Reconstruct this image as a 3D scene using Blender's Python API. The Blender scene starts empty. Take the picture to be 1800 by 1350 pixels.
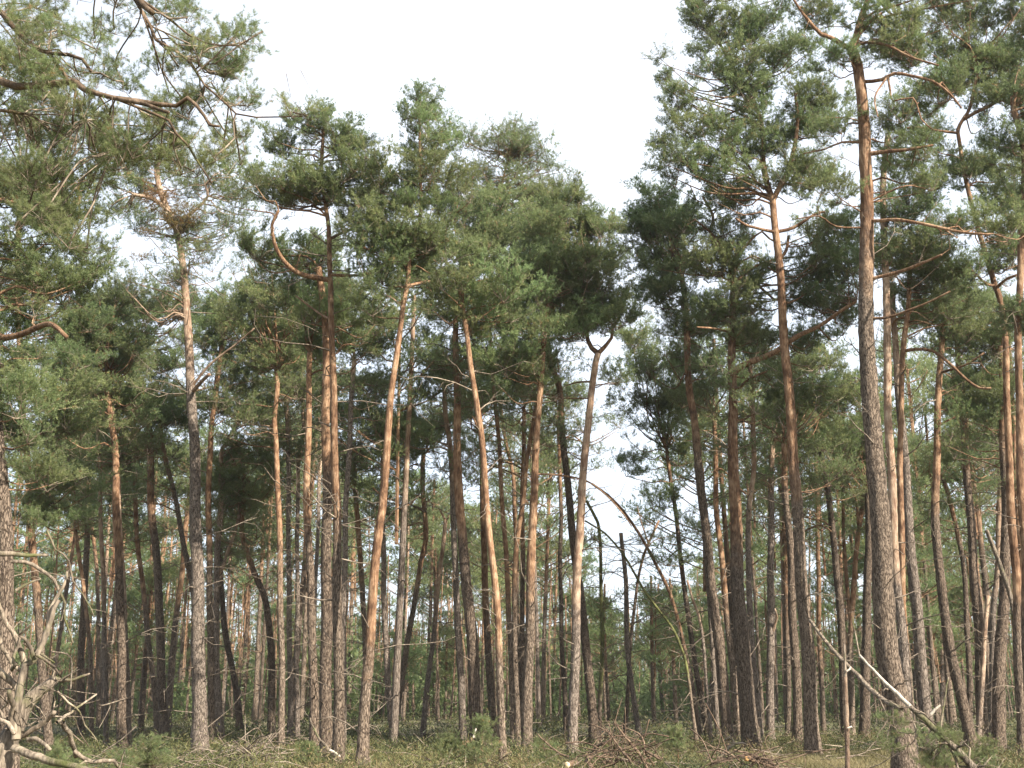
import bpy, math, random
import numpy as np
from mathutils import Vector

# ------------------------------------------------------------------ camera, sky, sun, exposure
SC = bpy.context.scene
COL = SC.collection
F, CX, CY = 1950.0, 900.0, 675.0          # focal length and centre in photo pixels (1800 x 1350)
PITCH = math.atan(550.0 / F)
CAMZ = 1.6
cam_d = bpy.data.cameras.new('camera')
cam_d.lens = 36.0 * F / 1800.0
cam_d.sensor_width = 36.0
cam_d.clip_start, cam_d.clip_end = 0.1, 3000.0
cam = bpy.data.objects.new('camera', cam_d)
cam.location = (0, 0, CAMZ)
cam.rotation_euler = (math.pi / 2 + PITCH, 0, 0)
COL.objects.link(cam)
SC.camera = cam

SUN_EL, SUN_AZ = math.radians(34), math.radians(130)     # azimuth clockwise from +Y (view direction)
world = bpy.data.worlds.new('World')
SC.world = world
world.use_nodes = True
wn, wl = world.node_tree.nodes, world.node_tree.links
wn.clear()
w_out = wn.new('ShaderNodeOutputWorld')
w_bg = wn.new('ShaderNodeBackground')
w_bg.inputs['Strength'].default_value = 0.088
sky = wn.new('ShaderNodeTexSky')
sky.sky_type = 'NISHITA'
sky.sun_disc = False
sky.sun_elevation = SUN_EL
sky.sun_rotation = SUN_AZ
sky.air_density, sky.dust_density, sky.ozone_density = 1.0, 2.0, 1.5
w_tc = wn.new('ShaderNodeTexCoord')
w_no = wn.new('ShaderNodeTexNoise')                       # thin veil of high cloud
w_no.inputs['Scale'].default_value = 1.6
w_no.inputs['Detail'].default_value = 4.0
w_rmp = wn.new('ShaderNodeMapRange')
w_rmp.inputs['From Min'].default_value, w_rmp.inputs['From Max'].default_value = 0.3, 0.7
w_rmp.inputs['To Min'].default_value, w_rmp.inputs['To Max'].default_value = 0.4, 0.9
w_mix = wn.new('ShaderNodeMix')
w_mix.data_type = 'RGBA'
w_mix.inputs['B'].default_value = (5.9, 6.3, 6.9, 1)
wl.new(w_tc.outputs['Generated'], w_no.inputs['Vector'])
wl.new(w_no.outputs['Fac'], w_rmp.inputs['Value'])
wl.new(w_rmp.outputs['Result'], w_mix.inputs['Factor'])
wl.new(sky.outputs['Color'], w_mix.inputs['A'])
wl.new(w_mix.outputs['Result'], w_bg.inputs['Color'])
wl.new(w_bg.outputs['Background'], w_out.inputs['Surface'])

sun_d = bpy.data.lights.new('sun', 'SUN')
sun_d.energy = 5.0
sun_d.angle = math.radians(0.5)
sun_d.color = (1.0, 0.93, 0.82)
sun = bpy.data.objects.new('sun', sun_d)
sdir = Vector((math.sin(SUN_AZ) * math.cos(SUN_EL), math.cos(SUN_AZ) * math.cos(SUN_EL), math.sin(SUN_EL)))
sun.rotation_euler = sdir.to_track_quat('Z', 'Y').to_euler()
COL.objects.link(sun)

SC.view_settings.view_transform = 'Standard'
SC.view_settings.look = 'None'
SC.view_settings.gamma = 1.0
SC.view_settings.use_curve_mapping = False
SC.view_settings.exposure = 1.45
SC.cycles.max_bounces = 6
SC.cycles.diffuse_bounces = 4
SC.cycles.transmission_bounces = 3
SC.cycles.glossy_bounces = 1

R = random.Random(7)
NR = np.random.default_rng(11)

# ------------------------------------------------------------------ geometry helpers
def ray(px, py):
    xu, yu = (px - CX) / F, (CY - py) / F
    c, s = math.cos(PITCH), math.sin(PITCH)
    return np.array((xu, c - yu * s, s + yu * c))

def at(px, py, D):
    """World point seen at photo pixel (px, py) on the upright plane D metres ahead."""
    d = ray(px, py)
    return np.array((0, 0, CAMZ)) + d * (D / d[1])

def ground_depth(py):
    d = ray(900, py)
    return d[1] * CAMZ / -d[2]

def px2m(D, py):
    """Metres per photo pixel at depth D near row py."""
    return D / ray(900, py)[1] / F

def build(name, V, faces, mats, midx=None, attr=None, parent=None, smooth=True, link=True):
    """One mesh object from arrays. faces: list of (n,3) / (n,4) index arrays; midx: material slot per face."""
    me = bpy.data.meshes.new(name)
    V = np.asarray(V, dtype=np.float32)
    me.vertices.add(len(V))
    me.vertices.foreach_set('co', V.ravel())
    tot, loops, starts = 0, [], []
    for f in faces:
        if not len(f): continue
        f = np.asarray(f, dtype=np.int32)
        loops.append(f.ravel())
        starts.append(np.arange(len(f), dtype=np.int32) * f.shape[1] + tot)
        tot += f.size
    loops, starts = np.concatenate(loops), np.concatenate(starts)
    me.loops.add(tot)
    me.polygons.add(len(starts))
    me.loops.foreach_set('vertex_index', loops)
    me.polygons.foreach_set('loop_start', starts)
    for m in mats: me.materials.append(m)
    if midx is not None: me.polygons.foreach_set('material_index', np.asarray(midx, dtype=np.int32))
    me.update(calc_edges=True)
    me.polygons.foreach_set('use_smooth', np.full(len(starts), bool(smooth)))
    for k, a in (attr or {}).items():
        at_ = me.attributes.new(k, 'FLOAT', 'POINT')
        at_.data.foreach_set('value', np.asarray(a, dtype=np.float32))
    o = bpy.data.objects.new(name, me)
    if link: COL.objects.link(o)
    if parent is not None: o.parent = parent
    return o

def inst(o, name, parent, loc, rz=0.0, sc=1.0, tilt=(0, 0)):
    """A copy of object O that shares its mesh."""
    c = o.copy()
    c.name = name
    COL.objects.link(c)
    c.parent = parent
    c.location = loc
    c.rotation_euler = (tilt[0], tilt[1], rz)
    c.scale = (sc, sc, sc) if not isinstance(sc, (tuple, list)) else sc
    return c

def empty(name, loc, label, cat, group=None):
    o = bpy.data.objects.new(name, None)
    o.empty_display_size = 0.3
    o.location = loc
    COL.objects.link(o)
    o['label'] = label
    o['category'] = cat
    if group: o['group'] = group
    return o

def spline(P, step):
    """Catmull-Rom resampling of a polyline at about STEP."""
    P = np.asarray(P, dtype=float)
    if len(P) == 2: P = np.array([P[0], P[0] * .5 + P[1] * .5, P[1]])
    Q = np.vstack([2 * P[0] - P[1], P, 2 * P[-1] - P[-2]])
    out = []
    for i in range(1, len(Q) - 2):
        p0, p1, p2, p3 = Q[i - 1], Q[i], Q[i + 1], Q[i + 2]
        n = max(1, int(round(np.linalg.norm(p2 - p1) / step)))
        t = (np.arange(n) / n)[:, None]
        out.append(.5 * (2 * p1 + (p2 - p0) * t + (2 * p0 - 5 * p1 + 4 * p2 - p3) * t ** 2 + (3 * p1 - p0 - 3 * p2 + p3) * t ** 3))
    out.append(P[-1:])
    return np.vstack(out)

def tube(P, rad, sides=6, rough=0.0, cap=True):
    """Verts and quads of a tube along P with radii RAD."""
    P = np.asarray(P, dtype=float)
    n = len(P)
    rad = np.broadcast_to(np.asarray(rad, dtype=float), (n,))
    T = np.gradient(P, axis=0)
    T /= np.linalg.norm(T, axis=1)[:, None] + 1e-9
    u = np.cross(T[0], (0.31, 0.95, 0.05))
    if np.linalg.norm(u) < .1: u = np.cross(T[0], (1, 0, 0))
    U = np.empty_like(P)
    for i in range(n):
        u = u - T[i] * u.dot(T[i])
        u /= np.linalg.norm(u) + 1e-9
        U[i] = u
    W = np.cross(T, U)
    a = np.arange(sides) * (2 * math.pi / sides)
    rr = rad[:, None] * (1 + rough * NR.standard_normal((n, sides)))
    V = P[:, None, :] + rr[..., None] * (np.cos(a)[None, :, None] * U[:, None, :] + np.sin(a)[None, :, None] * W[:, None, :])
    i, j = np.meshgrid(np.arange(n - 1), np.arange(sides), indexing='ij')
    i, j = i.ravel(), j.ravel()
    j2 = (j + 1) % sides
    Q = np.stack([i * sides + j, i * sides + j2, (i + 1) * sides + j2, (i + 1) * sides + j], 1)
    V = V.reshape(-1, 3)
    if cap:                                               # a point at the tip closes the end
        V = np.vstack([V, P[-1:] + T[-1:] * rad[-1] * .3])
        k = len(V) - 1
        b = (n - 1) * sides
        c = np.stack([b + np.arange(sides), b + (np.arange(sides) + 1) % sides, np.full(sides, k)], 1)
    else:
        c = np.zeros((0, 3), int)
    return V, Q, c

class Acc:
    """Collects tubes into one mesh."""
    def __init__(s): s.V, s.Q, s.T, s.a, s.n = [], [], [], [], 0
    def add(s, V, Q, T=None, a=1.0):
        s.V.append(V); s.Q.append(Q + s.n)
        if T is not None and len(T): s.T.append(T + s.n)
        s.a.append(np.broadcast_to(np.asarray(a, dtype=float), (len(V),)))
        s.n += len(V)
    def tube(s, P, rad, sides=5, a=1.0, rough=0.0): s.add(*tube(P, rad, sides, rough), a=a)
    def arrays(s):
        V = np.vstack(s.V)
        Q = np.vstack(s.Q) if s.Q else np.zeros((0, 4), int)
        T = np.vstack(s.T) if s.T else np.zeros((0, 3), int)
        return V, Q, T, np.concatenate(s.a)
    def build(s, name, mat, parent=None, attr='og'):
        V, Q, T, a = s.arrays()
        return build(name, V, [Q, T], [mat], attr={attr: a}, parent=parent)

def unit(v): return v / (np.linalg.norm(v, axis=-1, keepdims=True) + 1e-9)

# ------------------------------------------------------------------ materials
def mat_new(name):
    m = bpy.data.materials.new(name)
    m.use_nodes = True
    n, l = m.node_tree.nodes, m.node_tree.links
    n.clear()
    return m, n, l

def ramp(n, cols):
    r = n.new('ShaderNodeValToRGB')
    e = r.color_ramp.elements
    e[0].position, e[0].color = cols[0][0], (*cols[0][1], 1)
    e[1].position, e[1].color = cols[-1][0], (*cols[-1][1], 1)
    for p, c in cols[1:-1]:
        x = e.new(p); x.color = (*c, 1)
    return r

def bark_material(name, low, high, mossy=None, bump=0.055):
    """Fissured bark (LOW: three colours) that turns into flaky upper bark (HIGH) where the attribute og rises to 1."""
    m, n, l = mat_new(name)
    out, bs = n.new('ShaderNodeOutputMaterial'), n.new('ShaderNodeBsdfPrincipled')
    bs.inputs['Roughness'].default_value = 0.85
    bs.inputs['Specular IOR Level'].default_value = 0.2
    tc, mp = n.new('ShaderNodeTexCoord'), n.new('ShaderNodeMapping')
    mp.inputs['Scale'].default_value = (1, 1, 0.22)
    inf = n.new('ShaderNodeObjectInfo')
    off = n.new('ShaderNodeVectorMath'); off.operation = 'ADD'
    sc = n.new('ShaderNodeVectorMath'); sc.operation = 'SCALE'; sc.inputs['Scale'].default_value = 3.0
    l.new(inf.outputs['Location'], sc.inputs[0])
    l.new(tc.outputs['Object'], off.inputs[0]); l.new(sc.outputs['Vector'], off.inputs[1])
    l.new(off.outputs['Vector'], mp.inputs['Vector'])
    vo = n.new('ShaderNodeTexVoronoi'); vo.feature = 'DISTANCE_TO_EDGE'; vo.inputs['Scale'].default_value = 28.0
    n1 = n.new('ShaderNodeTexNoise'); n1.inputs['Scale'].default_value = 22.0; n1.inputs['Detail'].default_value = 5.0
    n2 = n.new('ShaderNodeTexNoise'); n2.inputs['Scale'].default_value = 3.0; n2.inputs['Detail'].default_value = 3.0
    wv = n.new('ShaderNodeMix'); wv.data_type = 'VECTOR'; wv.inputs['Factor'].default_value = 0.1
    l.new(mp.outputs['Vector'], n1.inputs['Vector'])
    l.new(mp.outputs['Vector'], wv.inputs['A']); l.new(n1.outputs['Color'], wv.inputs['B'])
    l.new(wv.outputs['Result'], vo.inputs['Vector'])
    l.new(off.outputs['Vector'], n2.inputs['Vector'])
    pl = n.new('ShaderNodeMapRange'); pl.inputs['From Max'].default_value = 0.16
    l.new(vo.outputs['Distance'], pl.inputs['Value'])
    mul = n.new('ShaderNodeMath'); mul.operation = 'MULTIPLY_ADD'; mul.inputs[1].default_value = 0.42
    l.new(pl.outputs['Result'], mul.inputs[0])
    h = n.new('ShaderNodeMath'); h.operation = 'MULTIPLY'; h.inputs[1].default_value = 0.68
    l.new(n1.outputs['Fac'], h.inputs[0]); l.new(h.outputs['Value'], mul.inputs[2])
    rl = ramp(n, [(0.3, low[0]), (0.54, low[1]), (0.79, low[2])])
    l.new(mul.outputs['Value'], rl.inputs['Fac'])
    f2 = n.new('ShaderNodeMath'); f2.operation = 'MULTIPLY_ADD'; f2.inputs[1].default_value = 0.5
    l.new(n1.outputs['Fac'], f2.inputs[0])
    f3 = n.new('ShaderNodeMath'); f3.operation = 'MULTIPLY'; f3.inputs[1].default_value = 0.5
    l.new(n2.outputs['Fac'], f3.inputs[0]); l.new(f3.outputs['Value'], f2.inputs[2])
    rh = ramp(n, [(0.38, high[0]), (0.5, high[1]), (0.61, high[2])])
    l.new(f2.outputs['Value'], rh.inputs['Fac'])
    ga = n.new('ShaderNodeAttribute'); ga.attribute_name = 'og'
    fa = n.new('ShaderNodeMath'); fa.operation = 'MULTIPLY_ADD'; fa.inputs[1].default_value = 1.1; fa.use_clamp = True
    fb = n.new('ShaderNodeMath'); fb.operation = 'MULTIPLY_ADD'; fb.inputs[1].default_value = 1.6; fb.inputs[2].default_value = -0.85
    gg = n.new('ShaderNodeMath'); gg.operation = 'MULTIPLY_ADD'; gg.inputs[1].default_value = 1.8; gg.inputs[2].default_value = -0.4
    l.new(n2.outputs['Fac'], fb.inputs[0]); l.new(ga.outputs['Fac'], gg.inputs[0])
    l.new(gg.outputs['Value'], fa.inputs[0]); l.new(fb.outputs['Value'], fa.inputs[2])
    mx = n.new('ShaderNodeMix'); mx.data_type = 'RGBA'
    l.new(fa.outputs['Value'], mx.inputs['Factor']); l.new(rl.outputs['Color'], mx.inputs['A']); l.new(rh.outputs['Color'], mx.inputs['B'])
    col = mx.outputs['Result']
    hv = n.new('ShaderNodeHueSaturation')
    vr = n.new('ShaderNodeMapRange'); vr.inputs['To Min'].default_value, vr.inputs['To Max'].default_value = 0.78, 1.2
    l.new(inf.outputs['Random'], vr.inputs['Value']); l.new(vr.outputs['Result'], hv.inputs['Value'])
    l.new(col, hv.inputs['Color']); col = hv.outputs['Color']
    if mossy:
        n3 = n.new('ShaderNodeTexNoise'); n3.inputs['Scale'].default_value = 2.2; n3.inputs['Detail'].default_value = 5.0
        l.new(off.outputs['Vector'], n3.inputs['Vector'])
        rr = n.new('ShaderNodeMapRange'); rr.inputs['From Min'].default_value, rr.inputs['From Max'].default_value = mossy[1], mossy[1] + 0.15
        l.new(n3.outputs['Fac'], rr.inputs['Value'])
        m2 = n.new('ShaderNodeMix'); m2.data_type = 'RGBA'; m2.inputs['B'].default_value = (*mossy[0], 1)
        l.new(rr.outputs['Result'], m2.inputs['Factor']); l.new(col, m2.inputs['A']); col = m2.outputs['Result']
    l.new(col, bs.inputs['Base Color'])
    bp = n.new('ShaderNodeBump'); bp.inputs['Strength'].default_value = 0.9
    bd = n.new('ShaderNodeMapRange'); bd.inputs['To Min'].default_value, bd.inputs['To Max'].default_value = bump, bump * 0.35
    l.new(fa.outputs['Value'], bd.inputs['Value']); l.new(bd.outputs['Result'], bp.inputs['Distance'])
    l.new(mul.outputs['Value'], bp.inputs['Height']); l.new(bp.outputs['Normal'], bs.inputs['Normal'])
    l.new(bs.outputs['BSDF'], out.inputs['Surface'])
    return m

ORANGE = [(0.09, 0.047, 0.026), (0.2, 0.112, 0.062), (0.335, 0.218, 0.132)]
GREY = [(0.038, 0.026, 0.018), (0.112, 0.081, 0.057), (0.218, 0.166, 0.122)]
PALE = [(0.05, 0.036, 0.028), (0.145, 0.112, 0.087), (0.26, 0.208, 0.165)]
M_bark = bark_material('pine_bark', GREY, ORANGE)
M_pale = bark_material('pale_and_sunlit_pine_bark', PALE, [(0.17, 0.10, 0.065), (0.29, 0.195, 0.13), (0.42, 0.31, 0.22)])  # paler bark; on some sunlit stems it paints the sunlight in
M_dark = bark_material('dark_and_shaded_pine_bark', [(0.03, 0.02, 0.014), (0.085, 0.06, 0.042), (0.172, 0.128, 0.093)], ORANGE)  # darker bark; on shaded trunks it paints the shade in
M_moss = bark_material('mossy_bark', GREY, [(0.05, 0.05, 0.02), (0.09, 0.092, 0.032), (0.15, 0.15, 0.055)], bump=0.01)
M_dead = bark_material('weathered_deadwood', [(0.038, 0.03, 0.022), (0.12, 0.094, 0.069), (0.25, 0.2, 0.15)],
                       [(0.07, 0.055, 0.04), (0.18, 0.142, 0.104), (0.33, 0.265, 0.196)], mossy=((0.085, 0.09, 0.03), 0.53), bump=0.015)
M_bare = bark_material('bare_split_wood', [(0.2, 0.17, 0.125), (0.36, 0.31, 0.25), (0.52, 0.46, 0.38)],
                       [(0.22, 0.185, 0.14), (0.4, 0.35, 0.28), (0.55, 0.49, 0.41)], bump=0.006)
M_twig = bark_material('dry_twig', [(0.045, 0.034, 0.025), (0.1, 0.078, 0.058), (0.2, 0.16, 0.12)],
                       [(0.07, 0.05, 0.036), (0.18, 0.138, 0.1), (0.33, 0.27, 0.205)], bump=0.004)
M_red = bark_material('red_brown_brushwood', [(0.045, 0.03, 0.02), (0.09, 0.06, 0.042), (0.16, 0.112, 0.078)],
                      [(0.07, 0.042, 0.028), (0.13, 0.085, 0.056), (0.22, 0.155, 0.105)], bump=0.006)

def needle_material(name, dark, light, dry, sheen=0.32):
    m, n, l = mat_new(name)
    out, bs, tr, mx = n.new('ShaderNodeOutputMaterial'), n.new('ShaderNodeBsdfPrincipled'), n.new('ShaderNodeBsdfTranslucent'), n.new('ShaderNodeMixShader')
    ga = n.new('ShaderNodeAttribute'); ga.attribute_name = 'tone'
    rp = ramp(n, [(0.0, dark), (0.93, light), (0.965, dry), (1.0, dry)])
    l.new(ga.outputs['Fac'], rp.inputs['Fac'])
    inf = n.new('ShaderNodeObjectInfo')
    hv = n.new('ShaderNodeHueSaturation')
    a = n.new('ShaderNodeMapRange'); a.inputs['To Min'].default_value, a.inputs['To Max'].default_value = 0.8, 1.22
    b = n.new('ShaderNodeMapRange'); b.inputs['To Min'].default_value, b.inputs['To Max'].default_value = 0.475, 0.52
    mm = n.new('ShaderNodeMath'); mm.operation = 'MULTIPLY'; mm.inputs[1].default_value = 7.31
    fr = n.new('ShaderNodeMath'); fr.operation = 'FRACT'
    l.new(inf.outputs['Random'], a.inputs['Value']); l.new(inf.outputs['Random'], mm.inputs[0]); l.new(mm.outputs[0], fr.inputs[0]); l.new(fr.outputs[0], b.inputs['Value'])
    l.new(a.outputs['Result'], hv.inputs['Value']); l.new(b.outputs['Result'], hv.inputs['Hue'])
    l.new(rp.outputs['Color'], hv.inputs['Color'])
    l.new(hv.outputs['Color'], bs.inputs['Base Color']); l.new(hv.outputs['Color'], tr.inputs['Color'])
    bs.inputs['Roughness'].default_value = 0.42
    bs.inputs['Specular IOR Level'].default_value = sheen
    mx.inputs['Fac'].default_value = 0.54
    l.new(bs.outputs['BSDF'], mx.inputs[1]); l.new(tr.outputs['BSDF'], mx.inputs[2]); l.new(mx.outputs['Shader'], out.inputs['Surface'])
    return m

M_needle = needle_material('pine_needles', (0.118, 0.162, 0.066), (0.27, 0.315, 0.134), (0.35, 0.26, 0.12))
M_nearneedle = needle_material('pine_needles_warm', (0.125, 0.165, 0.066), (0.28, 0.315, 0.14), (0.35, 0.25, 0.11))
M_dry = needle_material('withered_needles', (0.17, 0.115, 0.045), (0.3, 0.2, 0.08), (0.33, 0.2, 0.09))

# ------------------------------------------------------------------ foliage: shoots set all round with needles
def needles(S, A, length, k, nl, nw, spread=0.7):
    """Needle triangles for shoots at S with axes A. Returns verts, tris, tone."""
    n = len(S)
    A = unit(A)
    ref = np.where(np.abs(A[:, 2:3]) < .9, np.array([[0, 0, 1.0]]), np.array([[1.0, 0, 0]]))
    U = unit(np.cross(A, ref)); W = np.cross(A, U)
    t = NR.random((n, k, 1))
    ph = NR.random((n, k, 1)) * 2 * math.pi
    an = spread * (0.55 + 0.75 * NR.random((n, k, 1))) * (1.15 - .55 * t)
    rad = np.cos(ph) * U[:, None] + np.sin(ph) * W[:, None]
    d = np.cos(an) * A[:, None] + np.sin(an) * rad
    b = S[:, None] + A[:, None] * (t * np.reshape(length, (-1, 1, 1)))
    L = nl * (0.75 + .5 * NR.random((n, k, 1)))
    side = unit(np.cross(d, NR.standard_normal((n, k, 3)))) * (nw * .5)
    V = np.stack([b - side, b + side, b + d * L], 2).reshape(-1, 3)
    T = np.arange(len(V)).reshape(-1, 3)
    tone = np.repeat(np.clip(NR.random(n) * .9 + (NR.random(n) < .03) * .5, 0, 1), k * 3)
    return V, T, tone

def bough(name, r, n_main, n_sub, n_shoot, k, nl, nw, sl, flat=0.6, up=0.55, mat=None, wood=None, keep=1.0, tw=0.012, spread=.7):
    """A fan of twigs that spreads from the origin, every twig end set with needle shoots."""
    acc = Acc()
    S, A, Ls = [], [], []
    for i in range(n_main):
        az = 2 * math.pi * (i + R.random() * .8) / n_main
        el = R.uniform(-.25, 1.0)
        rr = r * R.uniform(.7, 1.1)
        e = np.array((math.cos(az) * math.cos(el) * rr, math.sin(az) * math.cos(el) * rr, math.sin(el) * rr * flat + .1 * r))
        s0 = np.array((0, 0, -.3 * r))
        mid = s0 * .4 + e * .55 + NR.standard_normal(3) * .1 * r
        P = spline([s0, mid, e], r * .22)
        acc.tube(P, np.linspace(tw, tw * .35, len(P)), 4, a=.7)
        for j in range(n_sub):
            q = P[min(len(P) - 1, int(len(P) * R.uniform(.3, 1.0)))]
            dr = unit(unit(q - s0) * .7 + NR.standard_normal(3) * np.array((.7, .7, .35)) + np.array((0, 0, up * .5)))
            ln = r * R.uniform(.2, .48)
            m2 = q + dr * ln * .5 + NR.standard_normal(3) * .05 * r
            e2 = q + dr * ln + np.array((0, 0, up * .25 * ln))
            P2 = spline([q, m2, e2], r * .2)
            acc.tube(P2, np.linspace(tw * .45, tw * .25, len(P2)), 3, a=.6)
            for s in range(n_shoot):
                if R.random() > keep: continue
                f = R.uniform(.15, 1.0)
                b = P2[min(len(P2) - 1, int(len(P2) * f))] + NR.standard_normal(3) * .05 * r
                ax = unit(dr * .8 + NR.standard_normal(3) * .55 + np.array((0, 0, up)))
                S.append(b); A.append(ax); Ls.append(sl * R.uniform(.6, 1.25))
    V1, Q1, T1, a1 = acc.arrays()
    V2, T2, tone = needles(np.array(S), np.array(A), np.array(Ls), k, nl, nw, spread)
    V = np.vstack([V1, V2]); T2 = T2 + len(V1)
    midx = np.concatenate([np.ones(len(Q1) + len(T1), int), np.zeros(len(T2), int)])
    og = np.concatenate([a1, np.zeros(len(V2))]); tn = np.concatenate([np.zeros(len(V1)), tone])
    return build(name, V, [Q1, T1, T2], [mat or M_needle, wood or M_twig], midx, {'og': og, 'tone': tn}, smooth=False, link=False)

LIB_MID = [bough('foliage', 1.0, 7, 7, 12, 14, .085, .0135, .12, flat=.68, spread=1.0) for _ in range(6)]
LIB_THIN = [bough('foliage', 1.0, 6, 5, 7, 13, .08, .013, .11, flat=.7, spread=1.0) for _ in range(3)]
LIB_FINE = [bough('foliage', 0.42, 6, 5, 3, 46, .064, .0038, .1, flat=.7, up=.35, mat=M_nearneedle, tw=.006, spread=1.15) for _ in range(5)]
LIB_DRY = [bough('foliage', 0.5, 6, 5, 4, 26, .07, .009, .13, flat=.7, up=-.3, mat=M_dry, tw=.006) for _ in range(2)]

# ------------------------------------------------------------------ ground
def ground_sheet():
    xs = np.unique(np.concatenate([np.linspace(-60, 60, 121), np.linspace(-700, -60, 20), np.linspace(60, 700, 20)]))
    ys = np.unique(np.concatenate([np.linspace(-40, 100, 141), np.linspace(100, 900, 24), np.linspace(-200, -40, 8)]))
    X, Y = np.meshgrid(xs, ys)
    Z = ground_z(X, Y)
    V = np.stack([X, Y, Z], -1).reshape(-1, 3)
    w = len(xs)
    i, j = np.meshgrid(np.arange(len(ys) - 1), np.arange(w - 1), indexing='ij')
    i, j = i.ravel(), j.ravel()
    Q = np.stack([i * w + j, i * w + j + 1, (i + 1) * w + j + 1, (i + 1) * w + j], 1)
    m, n, l = mat_new('forest_floor')
    out, bs = n.new('ShaderNodeOutputMaterial'), n.new('ShaderNodeBsdfPrincipled')
    bs.inputs['Roughness'].default_value = 0.95
    tc = n.new('ShaderNodeTexCoord')
    a, b = n.new('ShaderNodeTexNoise'), n.new('ShaderNodeTexNoise')
    a.inputs['Scale'].default_value, a.inputs['Detail'].default_value = .35, 6
    b.inputs['Scale'].default_value, b.inputs['Detail'].default_value = 9, 6
    l.new(tc.outputs['Object'], a.inputs['Vector']); l.new(tc.outputs['Object'], b.inputs['Vector'])
    ad = n.new('ShaderNodeMath'); ad.operation = 'ADD'
    l.new(a.outputs['Fac'], ad.inputs[0]); l.new(b.outputs['Fac'], ad.inputs[1])
    h = n.new('ShaderNodeMath'); h.operation = 'MULTIPLY'; h.inputs[1].default_value = .5
    l.new(ad.outputs[0], h.inputs[0])
    r = ramp(n, [(.36, (.05, .035, .02)), (.46, (.1, .075, .04)), (.53, (.1, .1, .04)), (.62, (.17, .15, .07))])
    l.new(h.outputs[0], r.inputs['Fac']); l.new(r.outputs['Color'], bs.inputs['Base Color'])
    bp = n.new('ShaderNodeBump'); bp.inputs['Distance'].default_value = .06
    l.new(b.outputs['Fac'], bp.inputs['Height']); l.new(bp.outputs['Normal'], bs.inputs['Normal'])
    l.new(bs.outputs['BSDF'], out.inputs['Surface'])
    o = build('ground', V, [Q], [m])
    o['kind'] = 'structure'

def ground_z(x, y):
    return .07 * np.sin(x * .37 + y * .11) + .06 * np.sin(y * .23 - x * .19 + 1.3)

ground_sheet()

# ------------------------------------------------------------------ trees
EDGE = 'pines standing along the edge of the wood'

def px_line(pts, D, lean=0.0):
    """Pixel polyline to world points; LEAN adds depth towards the far end."""
    out = []
    for i, p in enumerate(pts):
        f = i / max(1, len(pts) - 1)
        out.append(at(p[0], p[1], D + lean * f))
    return np.array(out)

def dead_twigs(parent, P, rad, n, lo, hi, lmax, base):
    """Short dry twigs and stubs on the bare trunk: too fine to pick apart, one part."""
    acc = Acc()
    z0, z1 = P[0, 2], P[-1, 2]
    for _ in range(n):
        i = int(len(P) * R.uniform(lo, hi))
        i = min(max(i, 1), len(P) - 2)
        az = R.uniform(0, 2 * math.pi)
        ln = lmax * R.random() ** 1.8 + .08
        d = np.array((math.cos(az), math.sin(az), R.uniform(-.15, .7)))
        p = P[i] + d * np.array((1, 1, 0)) * rad[i] * .7 - base
        pts = [p]
        for s in range(3):
            d = unit(d + NR.standard_normal(3) * .22 + np.array((0, 0, R.uniform(-.25, .15))))
            pts.append(pts[-1] + d * (ln / 3))
        r0 = R.uniform(.008, .02) * (0.7 + .5 * min(1, ln))
        acc.tube(pts, np.linspace(r0, r0 * .35, 4), 4, a=R.uniform(0, .7))
        if ln > .4:
            for q in range(R.randint(1, 5)):
                b = pts[R.randint(1, 3)]
                d2 = unit(d + NR.standard_normal(3) * .7)
                acc.tube([b, b + d2 * ln * .2, b + unit(d2 + NR.standard_normal(3) * .3) * ln * .4], [r0 * .5, r0 * .35, r0 * .2], 3, a=.5)
    o = acc.build('dead_twigs', M_twig, parent)
    o['kind'] = 'stuff'

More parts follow.
